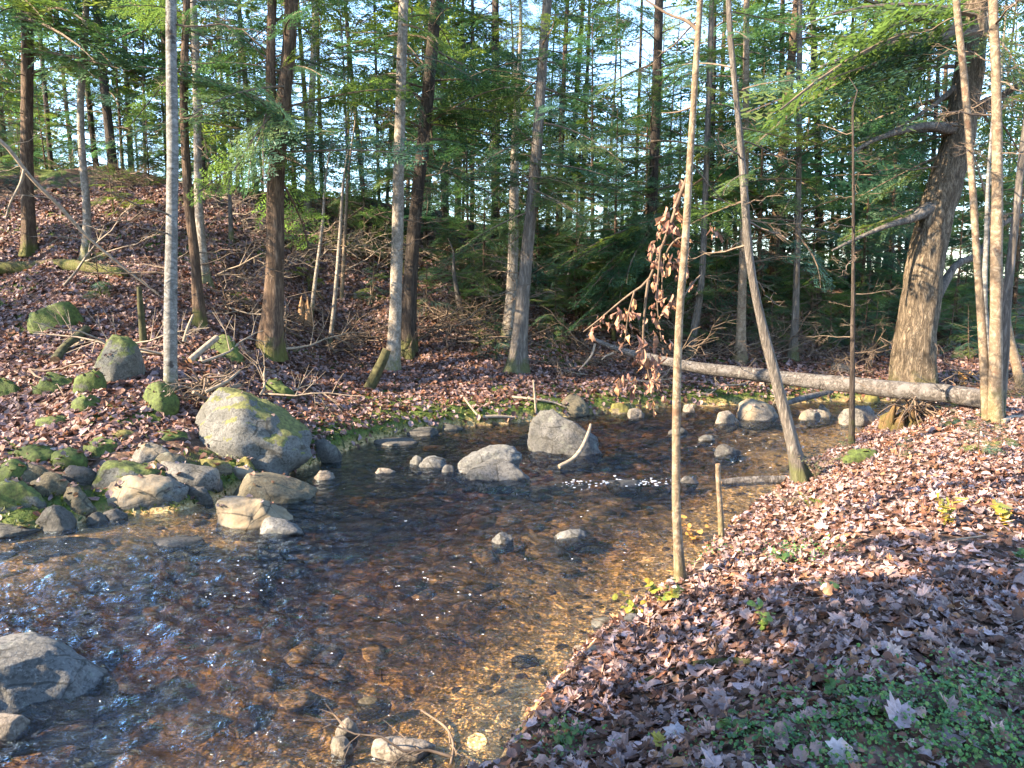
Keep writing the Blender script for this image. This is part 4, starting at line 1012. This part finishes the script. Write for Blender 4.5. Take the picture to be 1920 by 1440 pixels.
stick('fallen_branch', 'thin pale stick slanting into the water below the mossy bank', 'branch', [(870, 745), (882, 762), (895, 778)], [4, 4, 4], 'paletwig', [12.2, 12.1, 12.0])
stick('fallen_branch', 'thin upright stick above the midstream boulder', 'branch', [(1005, 775), (1003, 745), (1000, 712)], [5, 4, 3], 'paletwig', 'base')
stick('fallen_branch', 'bare broken twig dangling under the tip of the fallen birch', 'branch', [(1116, 645), (1108, 668), (1085, 695)], [5, 4, 3], 'paletwig', [14.8, 14.7, 14.6])
stick('fallen_branch', 'curved bare twig dangling near the middle of the fallen birch', 'branch', [(1150, 662), (1135, 668), (1128, 675)], [4, 3, 2], 'paletwig', [14.4, 14.3, 14.3])
stick('fallen_branch', 'pale curved root on the leaves at the right edge', 'branch', [(1880, 796), (1900, 788), (1940, 792)], [11, 11, 10], 'paletwig', None, .03)
stick('fallen_branch', 'thin bent twig sticking out of the water by the brown awash stone', 'branch', [(655, 1262), (715, 1290), (765, 1325)], [3, 4, 4], 'twig', [4.5, 4.4, 4.3])
stick('fallen_branch', 'small upright twig above the brown awash stone', 'branch', [(722, 1290), (716, 1272), (714, 1252)], [4, 4, 2], 'twig', [4.4] * 3)
stick('fallen_branch', 'forked brown twig lying on the sandy shallows', 'branch', [(790, 1335), (835, 1368), (850, 1400), (845, 1440)], [4, 5, 6, 6], 'twig', None, .01, twigs=2)
stick('fallen_branch', 'dark root lying among the near leaves on the bank', 'branch', [(1190, 1290), (1290, 1255), (1380, 1248), (1470, 1262), (1530, 1290)], [10, 16, 18, 16, 8], 'dark', None, .015, lump=.15)
stick('fallen_branch', 'short stub of a twig standing on the near leaves', 'branch', [(1804, 1330), (1800, 1300), (1799, 1285)], [5, 5, 4], 'twig', 'base')
stick('fallen_branch', 'long thin twig on the leaves under the yellow fern', 'branch', [(1725, 1032), (1790, 1018), (1850, 1010)], [4, 4, 3], 'paletwig', None, .02)
stick('fallen_branch', 'pale twig across the leaves at the lower right', 'branch', [(1760, 1228), (1830, 1240), (1900, 1250)], [6, 6, 5], 'twig', None, .02)
stick('fallen_branch', 'stick on the sunlit leaves near the midstream slabs, far bank', 'branch', [(960, 748), (1000, 752), (1040, 760), (1060, 768)], [5, 5, 4, 3], 'paletwig', None, .03)
for i, (lb, pts) in enumerate([('thick dark root end left of the spotted birch foot', [(240, 760), (275, 742), (310, 722)]), ('straight grey stick below the thick root, left of the birch foot', [(250, 785), (285, 768), (325, 748)]),
     ('pale stick crossing the root tangle right of the birch foot', [(362, 735), (388, 750), (404, 762)]), ('upright stick in the root tangle right of the birch foot', [(392, 760), (391, 730), (390, 702)]),
     ('long thin stick rising right from the root tangle', [(385, 735), (425, 715), (450, 695)]), ('brown gnarled root above the peaked boulder', [(395, 760), (420, 735), (450, 722)]),
     ('thin bare shoot beside the birch trunk', [(345, 640), (352, 615), (362, 590)])]):
    stick('root' if 'root end' in lb or 'gnarled' in lb else 'fallen_branch', lb, 'root' if 'gnarled' in lb or 'root end' in lb else 'branch', pts, [7, 6, 4] if i not in (5, 0) else [11, 12, 8], 'twig' if i % 2 else 'paletwig', [9.3, 9.5, 9.8] if i != 6 else [10.4] * 3, twigs=2)
# exposed root wads
def root_wad(label, u, v, y, s, mat, n=40):
    rg = np.random.default_rng(int(u)); b = at(u, v, y); m = MB()
    for i in range(n):
        a = rg.uniform(0, 6.28); d = np.array((math.cos(a), -abs(rg.normal(0, .5)), math.sin(a) * .8)); L = s * rg.uniform(.4, 1.1)
        q = b + rg.normal(0, s * .15, 3)
        tube(m, smooth_path(np.array([q, q + d * L * .5 + rg.normal(0, .05, 3), q + d * L + np.array((0, 0, -.2 * L))]), 6), np.linspace(.014, .003, 6) * rg.uniform(.5, 1.4), 4)
    tag(m.build('root_tangle', M[mat], origin=b), label, 'roots')
root_wad('tangle of dark roots at the right of the spotted birch foot', 385, 730, 9.6, .42, 'twig')
root_wad('reddish tangle of roots under the fallen birch log at the right', 1715, 765, 10.9, .55, 'twig', 60)
b_ = at(1682, 805, 10.9); b_[2] = gz(b_[0], b_[1]); m = MB(); rs = np.random.default_rng(4)
for i in range(26):
    a = rs.uniform(0, 6.28); q = b_ + np.array((math.cos(a) * .20 * rs.random(), math.sin(a) * .15, -.12)); h_ = rs.uniform(.22, .5)
    tube(m, np.array([q, q + np.array((rs.normal(0, .05), rs.normal(0, .05), h_ * .6)), q + np.array((.10 + rs.normal(0, .10), rs.normal(0, .08), h_))]), [.10, .07, .012], 7, lump=.25, seed=i)
tag(m.build('stump', M['stump'], origin=b_), 'ragged reddish brown stump on the bank below the fallen birch log', 'stump')

# sapling's hanging dead branch
Ps, Rs, roots, bs = tree.paths[sap['label']]; ys = bs[1]
def leaf_oval():
    a = np.linspace(0, 2 * math.pi, 10, endpoint=False)
    V = np.vstack(((0, 0, 0), np.stack((np.cos(a) * .32, np.sin(a) * .5 - .5, 0 * a), 1))); V[0] = (0, -.5, .05)
    return V, np.array([(0, i + 1, (i + 1) % 10 + 1) for i in range(10)])
MAPLE = [(0, .92), (.16, .62), (.36, .66), (.36, .44), (.74, .46), (.62, .26), (.68, .06), (.46, .0), (.46, -.28), (.16, -.30), (0, -.36)]
rim = MAPLE + [(-x, y) for x, y in MAPLE[-2:0:-1]]
MAP_V = np.array([(0, .1, 0)] + [(x, y, 0) for x, y in rim]) * .62
MAP_F = np.array([(0, (i + 1) % len(rim) + 1, i + 1) for i in range(len(rim))])
OVAL_V, OVAL_F = leaf_oval()
t_ = np.linspace(0, 2 * math.pi, 10, endpoint=False); LENS_V = OVAL_V.copy(); LENS_V[1:, 0] = np.sign(np.cos(t_)) * np.abs(np.cos(t_)) ** 1.7 * .24; LENS_V[1:, 1] = np.sin(t_) * .55 - .5
a6 = np.linspace(0, 2 * math.pi, 6, endpoint=False)
HEX_V = np.vstack(((0, 0, 0), np.stack((np.cos(a6) * .42 * np.array((1, .8, .9, 1.1, .7, 1)), np.sin(a6) * .5, 0 * a6), 1))); HEX_F = np.array([(0, i + 1, (i + 1) % 6 + 1) for i in range(6)])
BROWN_LEAF = np.array([(.31, .17, .12), (.38, .21, .14), (.25, .12, .085), (.44, .23, .12)])
def scatter(mb, TV, TF, pos, size, yaw, nrm, col, curl=.5, rg=rng, mat=0):
    N = len(pos); n = norm(nrm)
    t = np.stack((np.cos(yaw), np.sin(yaw), np.zeros(N)), 1); t = norm(t - n * (t * n).sum(1, keepdims=True)); b = np.cross(n, t)
    k = rg.uniform(-curl, curl, (N, 3)); k[:, 0] += curl * .4
    x, y = TV[None, :, 0], TV[None, :, 1]
    z = TV[None, :, 2] + k[:, :1] * x * x * 1.6 + k[:, 1:2] * y * y + k[:, 2:] * x * y
    V = pos[:, None] + size[:, None, None] * (x[..., None] * t[:, None] + y[..., None] * b[:, None] + z[..., None] * n[:, None])
    Fc = (TF[None] + (np.arange(N) * len(TV))[:, None, None]).reshape(-1, 3)
    mb.add(V.reshape(-1, 3), Fc, mat, np.repeat(col, len(TV), 0))
def hanging(root, org, y, paths, clusters, name='dead_leaves'):
    for pts, w in paths:
        m = MB(); S = smooth_path(np.array([(*at(u, v, y + .05 * i), w * y / F / 2 * (1 - .8 * i / len(pts))) for i, (u, v) in enumerate(pts)]), 16)
        tube(m, S[:, :3], S[:, 3], 6); m.build('branch', M['twig'], root, origin=org)
    rg = np.random.default_rng(9); pos, nn = [], []
    for (u, v, n, sp) in clusters:
        c = at(u, v, y + .1)
        for _ in range(n):
            pos.append(c + rg.normal(0, sp, 3) * np.array((.6, .6, 1)))
    pos = np.array(pos); N = len(pos); m = MB()
    yaw = rg.uniform(0, 6.28, N); nr = np.stack((np.cos(yaw), np.sin(yaw), rg.normal(0, .35, N)), 1)
    # blades hang: local -y of the leaf points down
    n_ = norm(nr); dwn = np.tile((0, 0, 1.0), (N, 1)); b = norm(dwn - n_ * (dwn * n_).sum(1, keepdims=True)); t = np.cross(b, n_)
    sz = np.clip(rg.lognormal(math.log(.048), .4, N), .02, .10); k = rg.uniform(-3, 3, (N, 1))
    x, yv = LENS_V[None, :, 0], LENS_V[None, :, 1]; z = LENS_V[None, :, 2] + k * x * x * 3 + .35 * k * yv * yv + .25 * np.sin(k * 3 + yv * 5)
    V = pos[:, None] + sz[:, None, None] * (x[..., None] * t[:, None] + yv[..., None] * b[:, None] + z[..., None] * n_[:, None])
    col = BROWN_LEAF[rg.integers(0, 4, N)] * rg.uniform(.7, 1.3, (N, 1))
    m.add(V.reshape(-1, 3), (OVAL_F[None] + (np.arange(N) * len(OVAL_V))[:, None, None]).reshape(-1, 3), 0, np.repeat(col, len(OVAL_V), 0))
    m.build(name, M['leaf'], root, origin=org)
hanging(roots, bs, ys,
        [([(1290, 330), (1272, 375), (1258, 420), (1238, 470), (1216, 525), (1190, 545), (1160, 568), (1125, 598), (1094, 622)], 8), ([(1216, 525), (1210, 570), (1206, 640), (1214, 690), (1222, 730), (1226, 765)], 6),
         ([(1288, 440), (1262, 455), (1245, 490), (1240, 560)], 5), ([(1190, 545), (1178, 590), (1172, 640)], 4), ([(1238, 470), (1232, 560), (1240, 640)], 4), ([(1307, 55), (1285, 38), (1250, 25), (1200, -8)], 8), ([(1300, 200), (1270, 210), (1240, 212)], 4),
         ([(1292, 300), (1340, 360), (1360, 380)], 3), ([(1278, 560), (1300, 530), (1314, 515)], 5)],
        [(1240, 445, 16, .06), (1228, 470, 12, .05), (1256, 495, 14, .05), (1262, 425, 10, .05), (1282, 455, 22, .05), (1280, 490, 14, .05), (1228, 525, 7, .03), (1180, 585, 12, .05), (1157, 585, 8, .04), (1175, 625, 10, .06), (1238, 560, 16, .05), (1230, 600, 10, .05),
         (1245, 650, 10, .05), (1207, 655, 12, .05), (1208, 680, 14, .05), (1225, 705, 14, .05), (1228, 745, 12, .05), (1190, 712, 8, .06), (1165, 712, 8, .05), (1260, 565, 12, .04), (1297, 530, 7, .03), (1106, 620, 6, .04), (1130, 600, 5, .03), (1138, 600, 4, .03),
         (1268, 385, 10, .05), (1275, 350, 6, .04), (1335, 428, 8, .03), (1270, 1000, 4, .03)])
m = MB()
for (u0, v0, u1, v1) in ((1330, 560, 1390, 505), (1330, 500, 1372, 600), (1318, 515, 1352, 570)):
    tube(m, np.array([at(u0, v0, ys + .6), at((u0 + u1) / 2, (v0 + v1) / 2 - 6, ys + .6), at(u1, v1, ys + .6)]), [.005, .004, .002], 4)
# ------------------------------------------------------------------ leaf litter (nobody could count it)
PAL = np.array([(.40, .29, .27), (.34, .28, .30), (.30, .21, .19), (.20, .11, .075), (.25, .115, .065), (.13, .065, .045), (.09, .05, .035), (.34, .19, .10), (.46, .36, .33), (.17, .10, .085)])
PW = np.array([.16, .20, .14, .11, .08, .10, .08, .04, .07, .06]); PW = PW / PW.sum()
def normals(x, y):
    e = .04
    return norm(np.stack((-(terrain(x + e, y) - terrain(x - e, y)) / (2 * e), -(terrain(x, y + e) - terrain(x, y - e)) / (2 * e), np.ones_like(x)), 1))
rg = np.random.default_rng(40)
N = 185000
x = rg.uniform(-1.2, 9.5, N); y = rg.uniform(1.6, 13.2, N)
_, dn, df, ins, uu = terrain(x, y, True)
ok = (~ins) & (dn < df) & (dn > .01) & (uu < 2080) & (uu > 300) & ((dn > .22) | (rg.random(N) < .5)) & (rg.random(N) < np.where(np.hypot(x, y) < 5, 1.0, .6) * (.55 + .45 * ss(-.5, .1, fbm(x * 2.3, y * 2.3, None, 3))))
x, y = x[ok], y[ok]; N = len(x)
gcm = lambda x, y: sum(a * np.exp(-(((x - p[0]) ** 2 + (y - p[1]) ** 2) / r_ ** 2)) for p, r_, a in GC)
GC = [(hit(u, v), r_, a) for u, v, r_, a in ((1790, 1400, .36, 1.0), (1700, 1330, .22, .9), (1900, 1400, .28, .9), (1590, 1420, .18, .8), (1400, 1390, .2, .55), (1060, 1395, .16, .6), (1470, 1340, .12, .5), (1880, 1290, .16, .5), (1560, 1270, .10, .4), (1500, 1040, .2, .4), (1350, 1035, .15, .3))]
keep = rg.random(N) > .75 * np.clip(gcm(x, y), 0, 1)
x, y = x[keep], y[keep]; N = len(x)
z = terrain(x, y) + rg.uniform(.004, .035, N)
nr = normals(x, y) + rg.normal(0, .22, (N, 3)); nr[:, 2] = np.abs(nr[:, 2])
col = PAL[rg.choice(len(PAL), N, p=PW)] * rg.uniform(.45, 1.3, (N, 1)) * np.array((1.08, .98, .92))
sz = np.clip(rg.lognormal(math.log(.058), .33, N), .022, .12)
mp = rg.random(N) < .5
m = MB(); pos = np.stack((x, y, z), 1); yaw = rg.uniform(0, 6.28, N)
scatter(m, MAP_V, MAP_F, pos[mp], sz[mp], yaw[mp], nr[mp], col[mp], 1.25, rg)
scatter(m, OVAL_V + np.array((0, .5, 0)), OVAL_F, pos[~mp], sz[~mp] * .85, yaw[~mp], nr[~mp], col[~mp], 1.3, rg)
tag(m.build('leaf_litter', M['leaf'], smooth=False), 'brown and pale fallen leaves carpeting the near bank', 'fallen leaves', kind='stuff')
N = 130000
th_ = rg.uniform(-.66, .66, N); rr = np.sqrt(rg.uniform(6.5 ** 2, 22 ** 2, N)); x, y = rr * np.sin(th_), rr * np.cos(th_)
_, dn, df, ins, uu = terrain(x, y, True)
dens = np.where((uu < 440) & (df < .95), .22, 1.0) * np.where(uu < 620, 1.0, .75) * (1 - .75 * np.exp(-df / .5)) * ss(20, 9, df)
ok = (~ins) & (df < dn) & (rg.random(N) < dens); x, y = x[ok], y[ok]; N = len(x)
nr = normals(x, y) + rg.normal(0, .4, (N, 3)); nr[:, 2] = np.abs(nr[:, 2])
m = MB(); col = PAL[rg.choice(len(PAL), N, p=PW)] * rg.uniform(.45, .9, (N, 1)) * np.array((1.0, .84, .80))
RL = np.concatenate(rock.leaves); K = len(RL)
scatter(m, HEX_V, HEX_F, RL + np.array((0, 0, .008)), rg.uniform(.04, .09, K), rg.uniform(0, 6.28, K), rg.normal(0, .35, (K, 3)) + np.array((0, 0, 1)), PAL[rg.choice(len(PAL), K, p=PW)] * rg.uniform(.45, .9, (K, 1)), .9, rg)
scatter(m, HEX_V, HEX_F, np.stack((x, y, terrain(x, y) + rg.uniform(.005, .03, N)), 1), rg.uniform(.05, .12, N), rg.uniform(0, 6.28, N), nr, col, .9, rg)
tag(m.build('leaf_litter', M['leaf'], smooth=False), 'reddish brown fallen leaves covering the far slope', 'fallen leaves', kind='stuff')

# moss tufts along the far bank edge
N = 140000
x = rg.uniform(-9, 9, N); y = rg.uniform(6, 17, N); _, dn, df, ins, uu = terrain(x, y, True)
ok = (~ins) & (df < dn) & (rg.random(N) < np.exp(-df / .45) * (.55 + .45 * ss(-.2, .5, vnoise(x * 1.7, y * 1.7)))) & (uu > -50) & (uu < 1700); x, y = x[ok], y[ok]; N = len(x)
nr = rg.normal(0, .7, (N, 3)) + np.array((0, -.2, .9))
MC = np.array([(.05, .075, .012), (.08, .11, .018), (.12, .14, .022), (.035, .05, .012)])
m = MB(); scatter(m, HEX_V * np.array((.6, 1.3, 1)), HEX_F, np.stack((x, y, terrain(x, y) + rg.uniform(0, .05, N)), 1), rg.uniform(.02, .06, N), rg.uniform(0, 6.28, N), nr, MC[rg.integers(0, 4, N)], .8, rg)
tag(m.build('moss', M['green'], smooth=False), 'green moss cushions along the far bank edge', 'moss', kind='stuff')

# twig and needle debris among the leaves
m = MB()
for i in range(420):
    px_, py_ = rg.uniform(0, 7), rg.uniform(2, 10)
    _, dn_, df_, in_, u_ = terrain(np.array([px_]), np.array([py_]), True)
    if in_[0] or df_[0] < dn_[0]: continue
    a = rg.uniform(0, 6.28); L = rg.uniform(.06, .32); q = np.array((px_, py_, gz(px_, py_) + .035)); d = np.array((math.cos(a), math.sin(a), rg.normal(0, .12)))
    tube(m, np.array([q, q + d * L * .5 + rg.normal(0, .012, 3), q + d * L]), [.0035, .0028, .0012], 4)
tag(m.build('twig_debris', M['twig']), 'small broken twigs mixed into the leaves of the near bank', 'twigs', kind='stuff')

# small green ground cover on the near bank
N = 330000
x = rg.uniform(-.5, 6, N); y = rg.uniform(1.8, 9, N); _, dn, df, ins, uu = terrain(x, y, True)
gm = gcm(x, y) * (.45 + .9 * ss(-.3, .5, vnoise(x * 7, y * 7)))
ok = (~ins) & (dn < df) & (rg.random(N) < np.clip(gm, 0, 1)); x, y = x[ok], y[ok]; N = len(x)
nr = rg.normal(0, .5, (N, 3)) + np.array((0, -.15, .9))
GCc = np.array([(.08, .20, .055), (.11, .24, .06), (.06, .16, .06), (.15, .25, .065)])
m = MB(); scatter(m, HEX_V, HEX_F, np.stack((x, y, terrain(x, y) + rg.uniform(.005, .06, N)), 1), rg.uniform(.007, .022, N), rg.uniform(0, 6.28, N), nr, GCc[rg.integers(0, 4, N)] * rg.uniform(.7, 1.3, (N, 1)), .8, rg)
tag(m.build('ground_cover', M['green'], smooth=False), 'low green ground cover growing through the leaves at the lower right', 'ground cover', kind='stuff')

# gravel on the shallow bed and cobbles under water
m = MB(); N = 5200
x = rg.uniform(-6, 7, N); y = rg.uniform(2.4, 13, N); _, dn, df, ins, uu = terrain(x, y, True)
ok = ins & (rg.random(N) < np.where(dn < .9, 1, .30)) & (uu > -100); x, y = x[ok], y[ok]
zb = terrain(x, y); IV, IF = ICO[2]
SC = np.array([(.20, .135, .065), (.27, .19, .10), (.13, .08, .04), (.34, .25, .15), (.08, .055, .03)])
dn = dn[ok]
for i in range(len(x)):
    s = rg.uniform(.012, .04) if dn[i] < .9 else rg.uniform(.04, .16) * (1 if rg.random() < .6 else .5)
    s = min(s, (-zb[i]) * .9 + .012)
    V = np.sign(IV) * np.abs(IV) ** rg.uniform(.6, 1.1) * (1 + .10 * rg.normal(size=(len(IV), 1))) * np.array((s * rg.uniform(.8, 1.7), s * rg.uniform(.6, 1.2), s * rg.uniform(.25, .6))); a = rg.uniform(0, 6.28)
    V = np.stack((V[:, 0] * math.cos(a) - V[:, 1] * math.sin(a), V[:, 0] * math.sin(a) + V[:, 1] * math.cos(a), V[:, 2]), 1)
    m.add(V + np.array((x[i], y[i], zb[i])), IF, 0, SC[rg.integers(0, 5)] * rg.uniform(.7, 1.2))
tag(m.build('gravel', M['leaf']), 'amber gravel and cobbles on the stream bed', 'gravel', kind='stuff')

# foam: bubbles on the water and the little white riffle
m = MB(); N = 0
for (u, v, su, sv, n, s0, s1) in ((1180, 906, 40, 5, 120, .008, .022), (1075, 908, 16, 4, 40, .006, .018), (1240, 903, 20, 4, 40, .006, .018), (500, 1000, 110, 45, 16, .005, .011), (850, 1075, 160, 80, 40, .005, .010), (500, 1105, 60, 20, 26, .006, .012), (160, 1060, 100, 60, 30, .005, .010), (300, 1230, 130, 60, 24, .004, .009), (1100, 1030, 80, 40, 24, .005, .010), (760, 1130, 60, 30, 26, .005, .010), (1400, 830, 90, 25, 60, .006, .014)):
    for _ in range(int(n * .6)):
        p = on_plane(rg.normal(u, su), rg.normal(v, sv))
        if not inpoly(np.array([p[0]]), np.array([p[1]]), POLY)[0]: continue
        s = rg.uniform(s0, s1) * .6; V = ICO[2][0] * np.array((s * rg.uniform(1, 2.2), s, s * .5)); m.add(V + p + np.array((0, 0, .006)), ICO[2][1])
tag(m.build('foam', M['foam']), 'white bubbles and riffle foam on the stream', 'foam', kind='stuff')

# ------------------------------------------------------------------ small plants and single leaves on the near bank
def plant(name, label, cat, u, v, hpx, n, leaf, cols, sz, spread=.6, seed=1, up=.5, tmpl='oval', fan=False):
    rg = np.random.default_rng(seed); b = hit(u, v, False); H = hpx * b[1] / F
    root = empty(name, b, label, cat)
    m = MB(); pos, nr, yw = [], [], []
    for i in range(n):
        a = rg.uniform(0, 6.28); d = np.array((math.cos(a) * spread, math.sin(a) * spread, 1)); L = H * rg.uniform(.6, 1.05)
        S = smooth_path(np.array([b, b + d * L * .5 * np.array((.6, .6, 1)), b + d * L * np.array((1, 1, .95))]), 6)
        tube(m, S, np.linspace(.003, .0012, 6), 4)
        for k in range(leaf):
            f = (k + 1) / leaf; q = S[min(5, int(f * 5))]; a2 = a + rg.normal(0, .9)
            pos.append(q + rg.normal(0, .008, 3)); yw.append(a2 - math.pi / 2); nr.append((rg.normal(0, .4), rg.normal(-.2, .4), up + .5))
    m.build('stem', M['twig'], root, origin=b)
    N = len(pos); m = MB(); TV, TF = (MAP_V, MAP_F) if tmpl == 'maple' else (OVAL_V + np.array((0, .5, 0)), OVAL_F)
    if fan: TV = TV * np.array((.45, 1.4, 1))
    scatter(m, TV, TF, np.array(pos), rg.uniform(sz * .7, sz * 1.2, N), np.array(yw), np.array(nr), np.array(cols)[rg.integers(0, len(cols), N)] * rg.uniform(.8, 1.2, (N, 1)), .6, rg)
    m.build('foliage', M['green'], root, origin=b, smooth=False)
YEL = [(.27, .22, .03), (.22, .23, .035), (.32, .23, .03)]; LIME = [(.13, .21, .04), (.18, .24, .055)]; GRN = [(.06, .13, .035), (.09, .16, .04)]; ORG = [(.42, .20, .05), (.5, .27, .07)]
plant('sprout', 'yellow leaved sprout leaning over the water, left of the slim sapling', 'plant', 1185, 1160, 42, 4, 4, YEL, .06, .9, 3)
plant('sprout', 'yellow green sprout at the foot of the slim pale sapling', 'plant', 1240, 1135, 45, 6, 5, YEL + LIME, .065, .9, 4)
plant('sprout', 'lime green seedling alone on the purple leaves', 'plant', 1432, 1182, 50, 5, 4, LIME, .05, .5, 5)
plant('fern', 'yellowing fern clump on the sunlit leaves', 'fern', 1775, 985, 60, 10, 6, YEL + [(.2, .22, .05), (.25, .16, .05)], .06, .4, 6, fan=True)
plant('sprout', 'yellow leaves on a low sprout right of the fern clump', 'plant', 1885, 985, 42, 6, 4, YEL, .08, .5, 7)
plant('sprout', 'orange leaves on thin stems beside the broken stake', 'plant', 1300, 1020, 45, 5, 4, ORG, .07, .7, 8)
plant('sprout', 'dark green leaved seedling among the leaves below the broken stake', 'plant', 1465, 1055, 28, 7, 4, GRN, .045, .9, 9)
plant('sprout', 'green leaved plant at the lower edge of the bank beside the sand', 'plant', 1045, 1400, 40, 9, 4, GRN, .04, .9, 10)
plant('sprout', 'bright green leaf sprig at the right edge of the picture', 'plant', 1908, 1055, 30, 4, 3, GRN, .06, .7, 11)
plant('sprout', 'green leafy sprig under the dark root in the near leaves', 'plant', 1560, 1310, 40, 4, 3, GRN, .05, .6, 12)
plant('sprout', 'round leaved green seedling left of the ground cover', 'plant', 1370, 1378, 36, 6, 3, GRN, .05, .8, 13)
plant('sprout', 'small green seedling low in the leaves at the middle of the bank', 'plant', 1555, 1110, 22, 6, 3, GRN, .04, .9, 14)
plant('sprout', 'yellow leaf spray on the bank edge by the leaning trunk', 'plant', 1520, 955, 24, 3, 3, YEL, .10, .9, 15, tmpl='maple')
plant('fern', 'dry orange tuft on the ground right of the massive trunk', 'plant', 1805, 725, 34, 12, 3, ORG, .09, .5, 16, fan=True)
plant('shrub', 'grey green twiggy shrub behind the leaning trunk foot', 'shrub', 1530, 900, 60, 26, 6, [(.10, .12, .06), (.14, .13, .07), (.2, .16, .1)], .035, .8, 17)
plant('shrub', 'pale grassy twigs on the bank edge left of the leaning trunk', 'shrub', 1480, 960, 50, 18, 4, [(.18, .16, .09), (.24, .17, .10)], .03, .9, 18)
for (u, v, s, lb) in ((1835, 850, .35, 'small green spruce seedling near the trunk clump'), (1880, 838, .25, 'bright green seedling right of the small spruce'), (1780, 800, .28, 'dark green seedling below the fallen log'), (1700, 860, .22, 'little hemlock sprig on the purple leaves'), (1590, 865, .25, 'low evergreen sprig beside the mossy hump')):
    put_young(0, u, v, None, s, lb)
def big_leaf(label, u, v, s, col, tilt, yaw, seed):
    b = hit(u, v, False); m = MB(); rg = np.random.default_rng(seed)
    scatter(m, MAP_V, MAP_F, np.array([b + np.array((0, 0, .03))]), np.array([s]), np.array([yaw]), np.array([tilt]), np.array([col]), 1.0, rg)
    tag(m.build('fallen_leaf', M['leaf'], smooth=False, origin=b), label, 'leaf')
big_leaf('large pale curled maple leaf on the green ground cover', 1690, 1365, .17, (.40, .29, .30), (.2, -.5, 1), .4, 1)
big_leaf('pale maple leaf standing up at the bottom edge', 1585, 1425, .15, (.50, .40, .40), (.1, -.9, .7), 2.0, 2)
big_leaf('pale star shaped leaf left of the ground cover', 1275, 1390, .14, (.46, .38, .38), (.1, -.4, 1), 1.0, 3)
big_leaf('brown maple leaf lying flat near the bottom of the bank', 1340, 1335, .16, (.28, .17, .14), (-.1, -.3, 1), 3.0, 4)
big_leaf('yellow leaf on the slope below the sand edge sprout', 1240, 1400, .10, (.45, .36, .06), (.1, -.5, 1), 2.4, 5)

# ------------------------------------------------------------------ camera, sky, sun
cam = bpy.data.cameras.new('camera'); co = bpy.data.objects.new('camera', cam); COL.objects.link(co)
co.location = (0, 0, CAMZ); co.rotation_euler = (math.pi / 2 - PITCH, 0, 0)
cam.sensor_width = 36; cam.lens = 36 * F / 1920; cam.clip_end = 2000; cam.clip_start = .05
scene.camera = co
w = bpy.data.worlds.new('World'); scene.world = w; w.use_nodes = True
nt = w.node_tree; bg = nt.nodes['Background']
sky = nt.nodes.new('ShaderNodeTexSky'); sky.sky_type = 'NISHITA'; sky.sun_disc = False
sky.sun_elevation = math.asin(SUN.z); sky.sun_rotation = math.atan2(SUN.x, SUN.y)
sky.air_density = 1.0; sky.dust_density = 0.25; sky.ozone_density = 3.0
nt.links.new(sky.outputs[0], bg.inputs[0]); bg.inputs[1].default_value = .15
sun = bpy.data.lights.new('sun', 'SUN'); sun.energy = 5.0; sun.angle = math.radians(.5); sun.color = (1, .82, .58)
so = bpy.data.objects.new('sun', sun); COL.objects.link(so); so.rotation_euler = SUN.to_track_quat('Z', 'Y').to_euler()
scene.view_settings.view_transform = 'Standard'; scene.view_settings.look = 'None'
scene.view_settings.exposure = 2.7; scene.view_settings.gamma = 1.0
cy = scene.cycles
cy.max_bounces = 7; cy.diffuse_bounces = 3; cy.glossy_bounces = 2; cy.transmission_bounces = 3; cy.transparent_max_bounces = 8
cy.use_denoising = True; cy.caustics_reflective = False; cy.caustics_refractive = False
cy.sample_clamp_indirect = 6
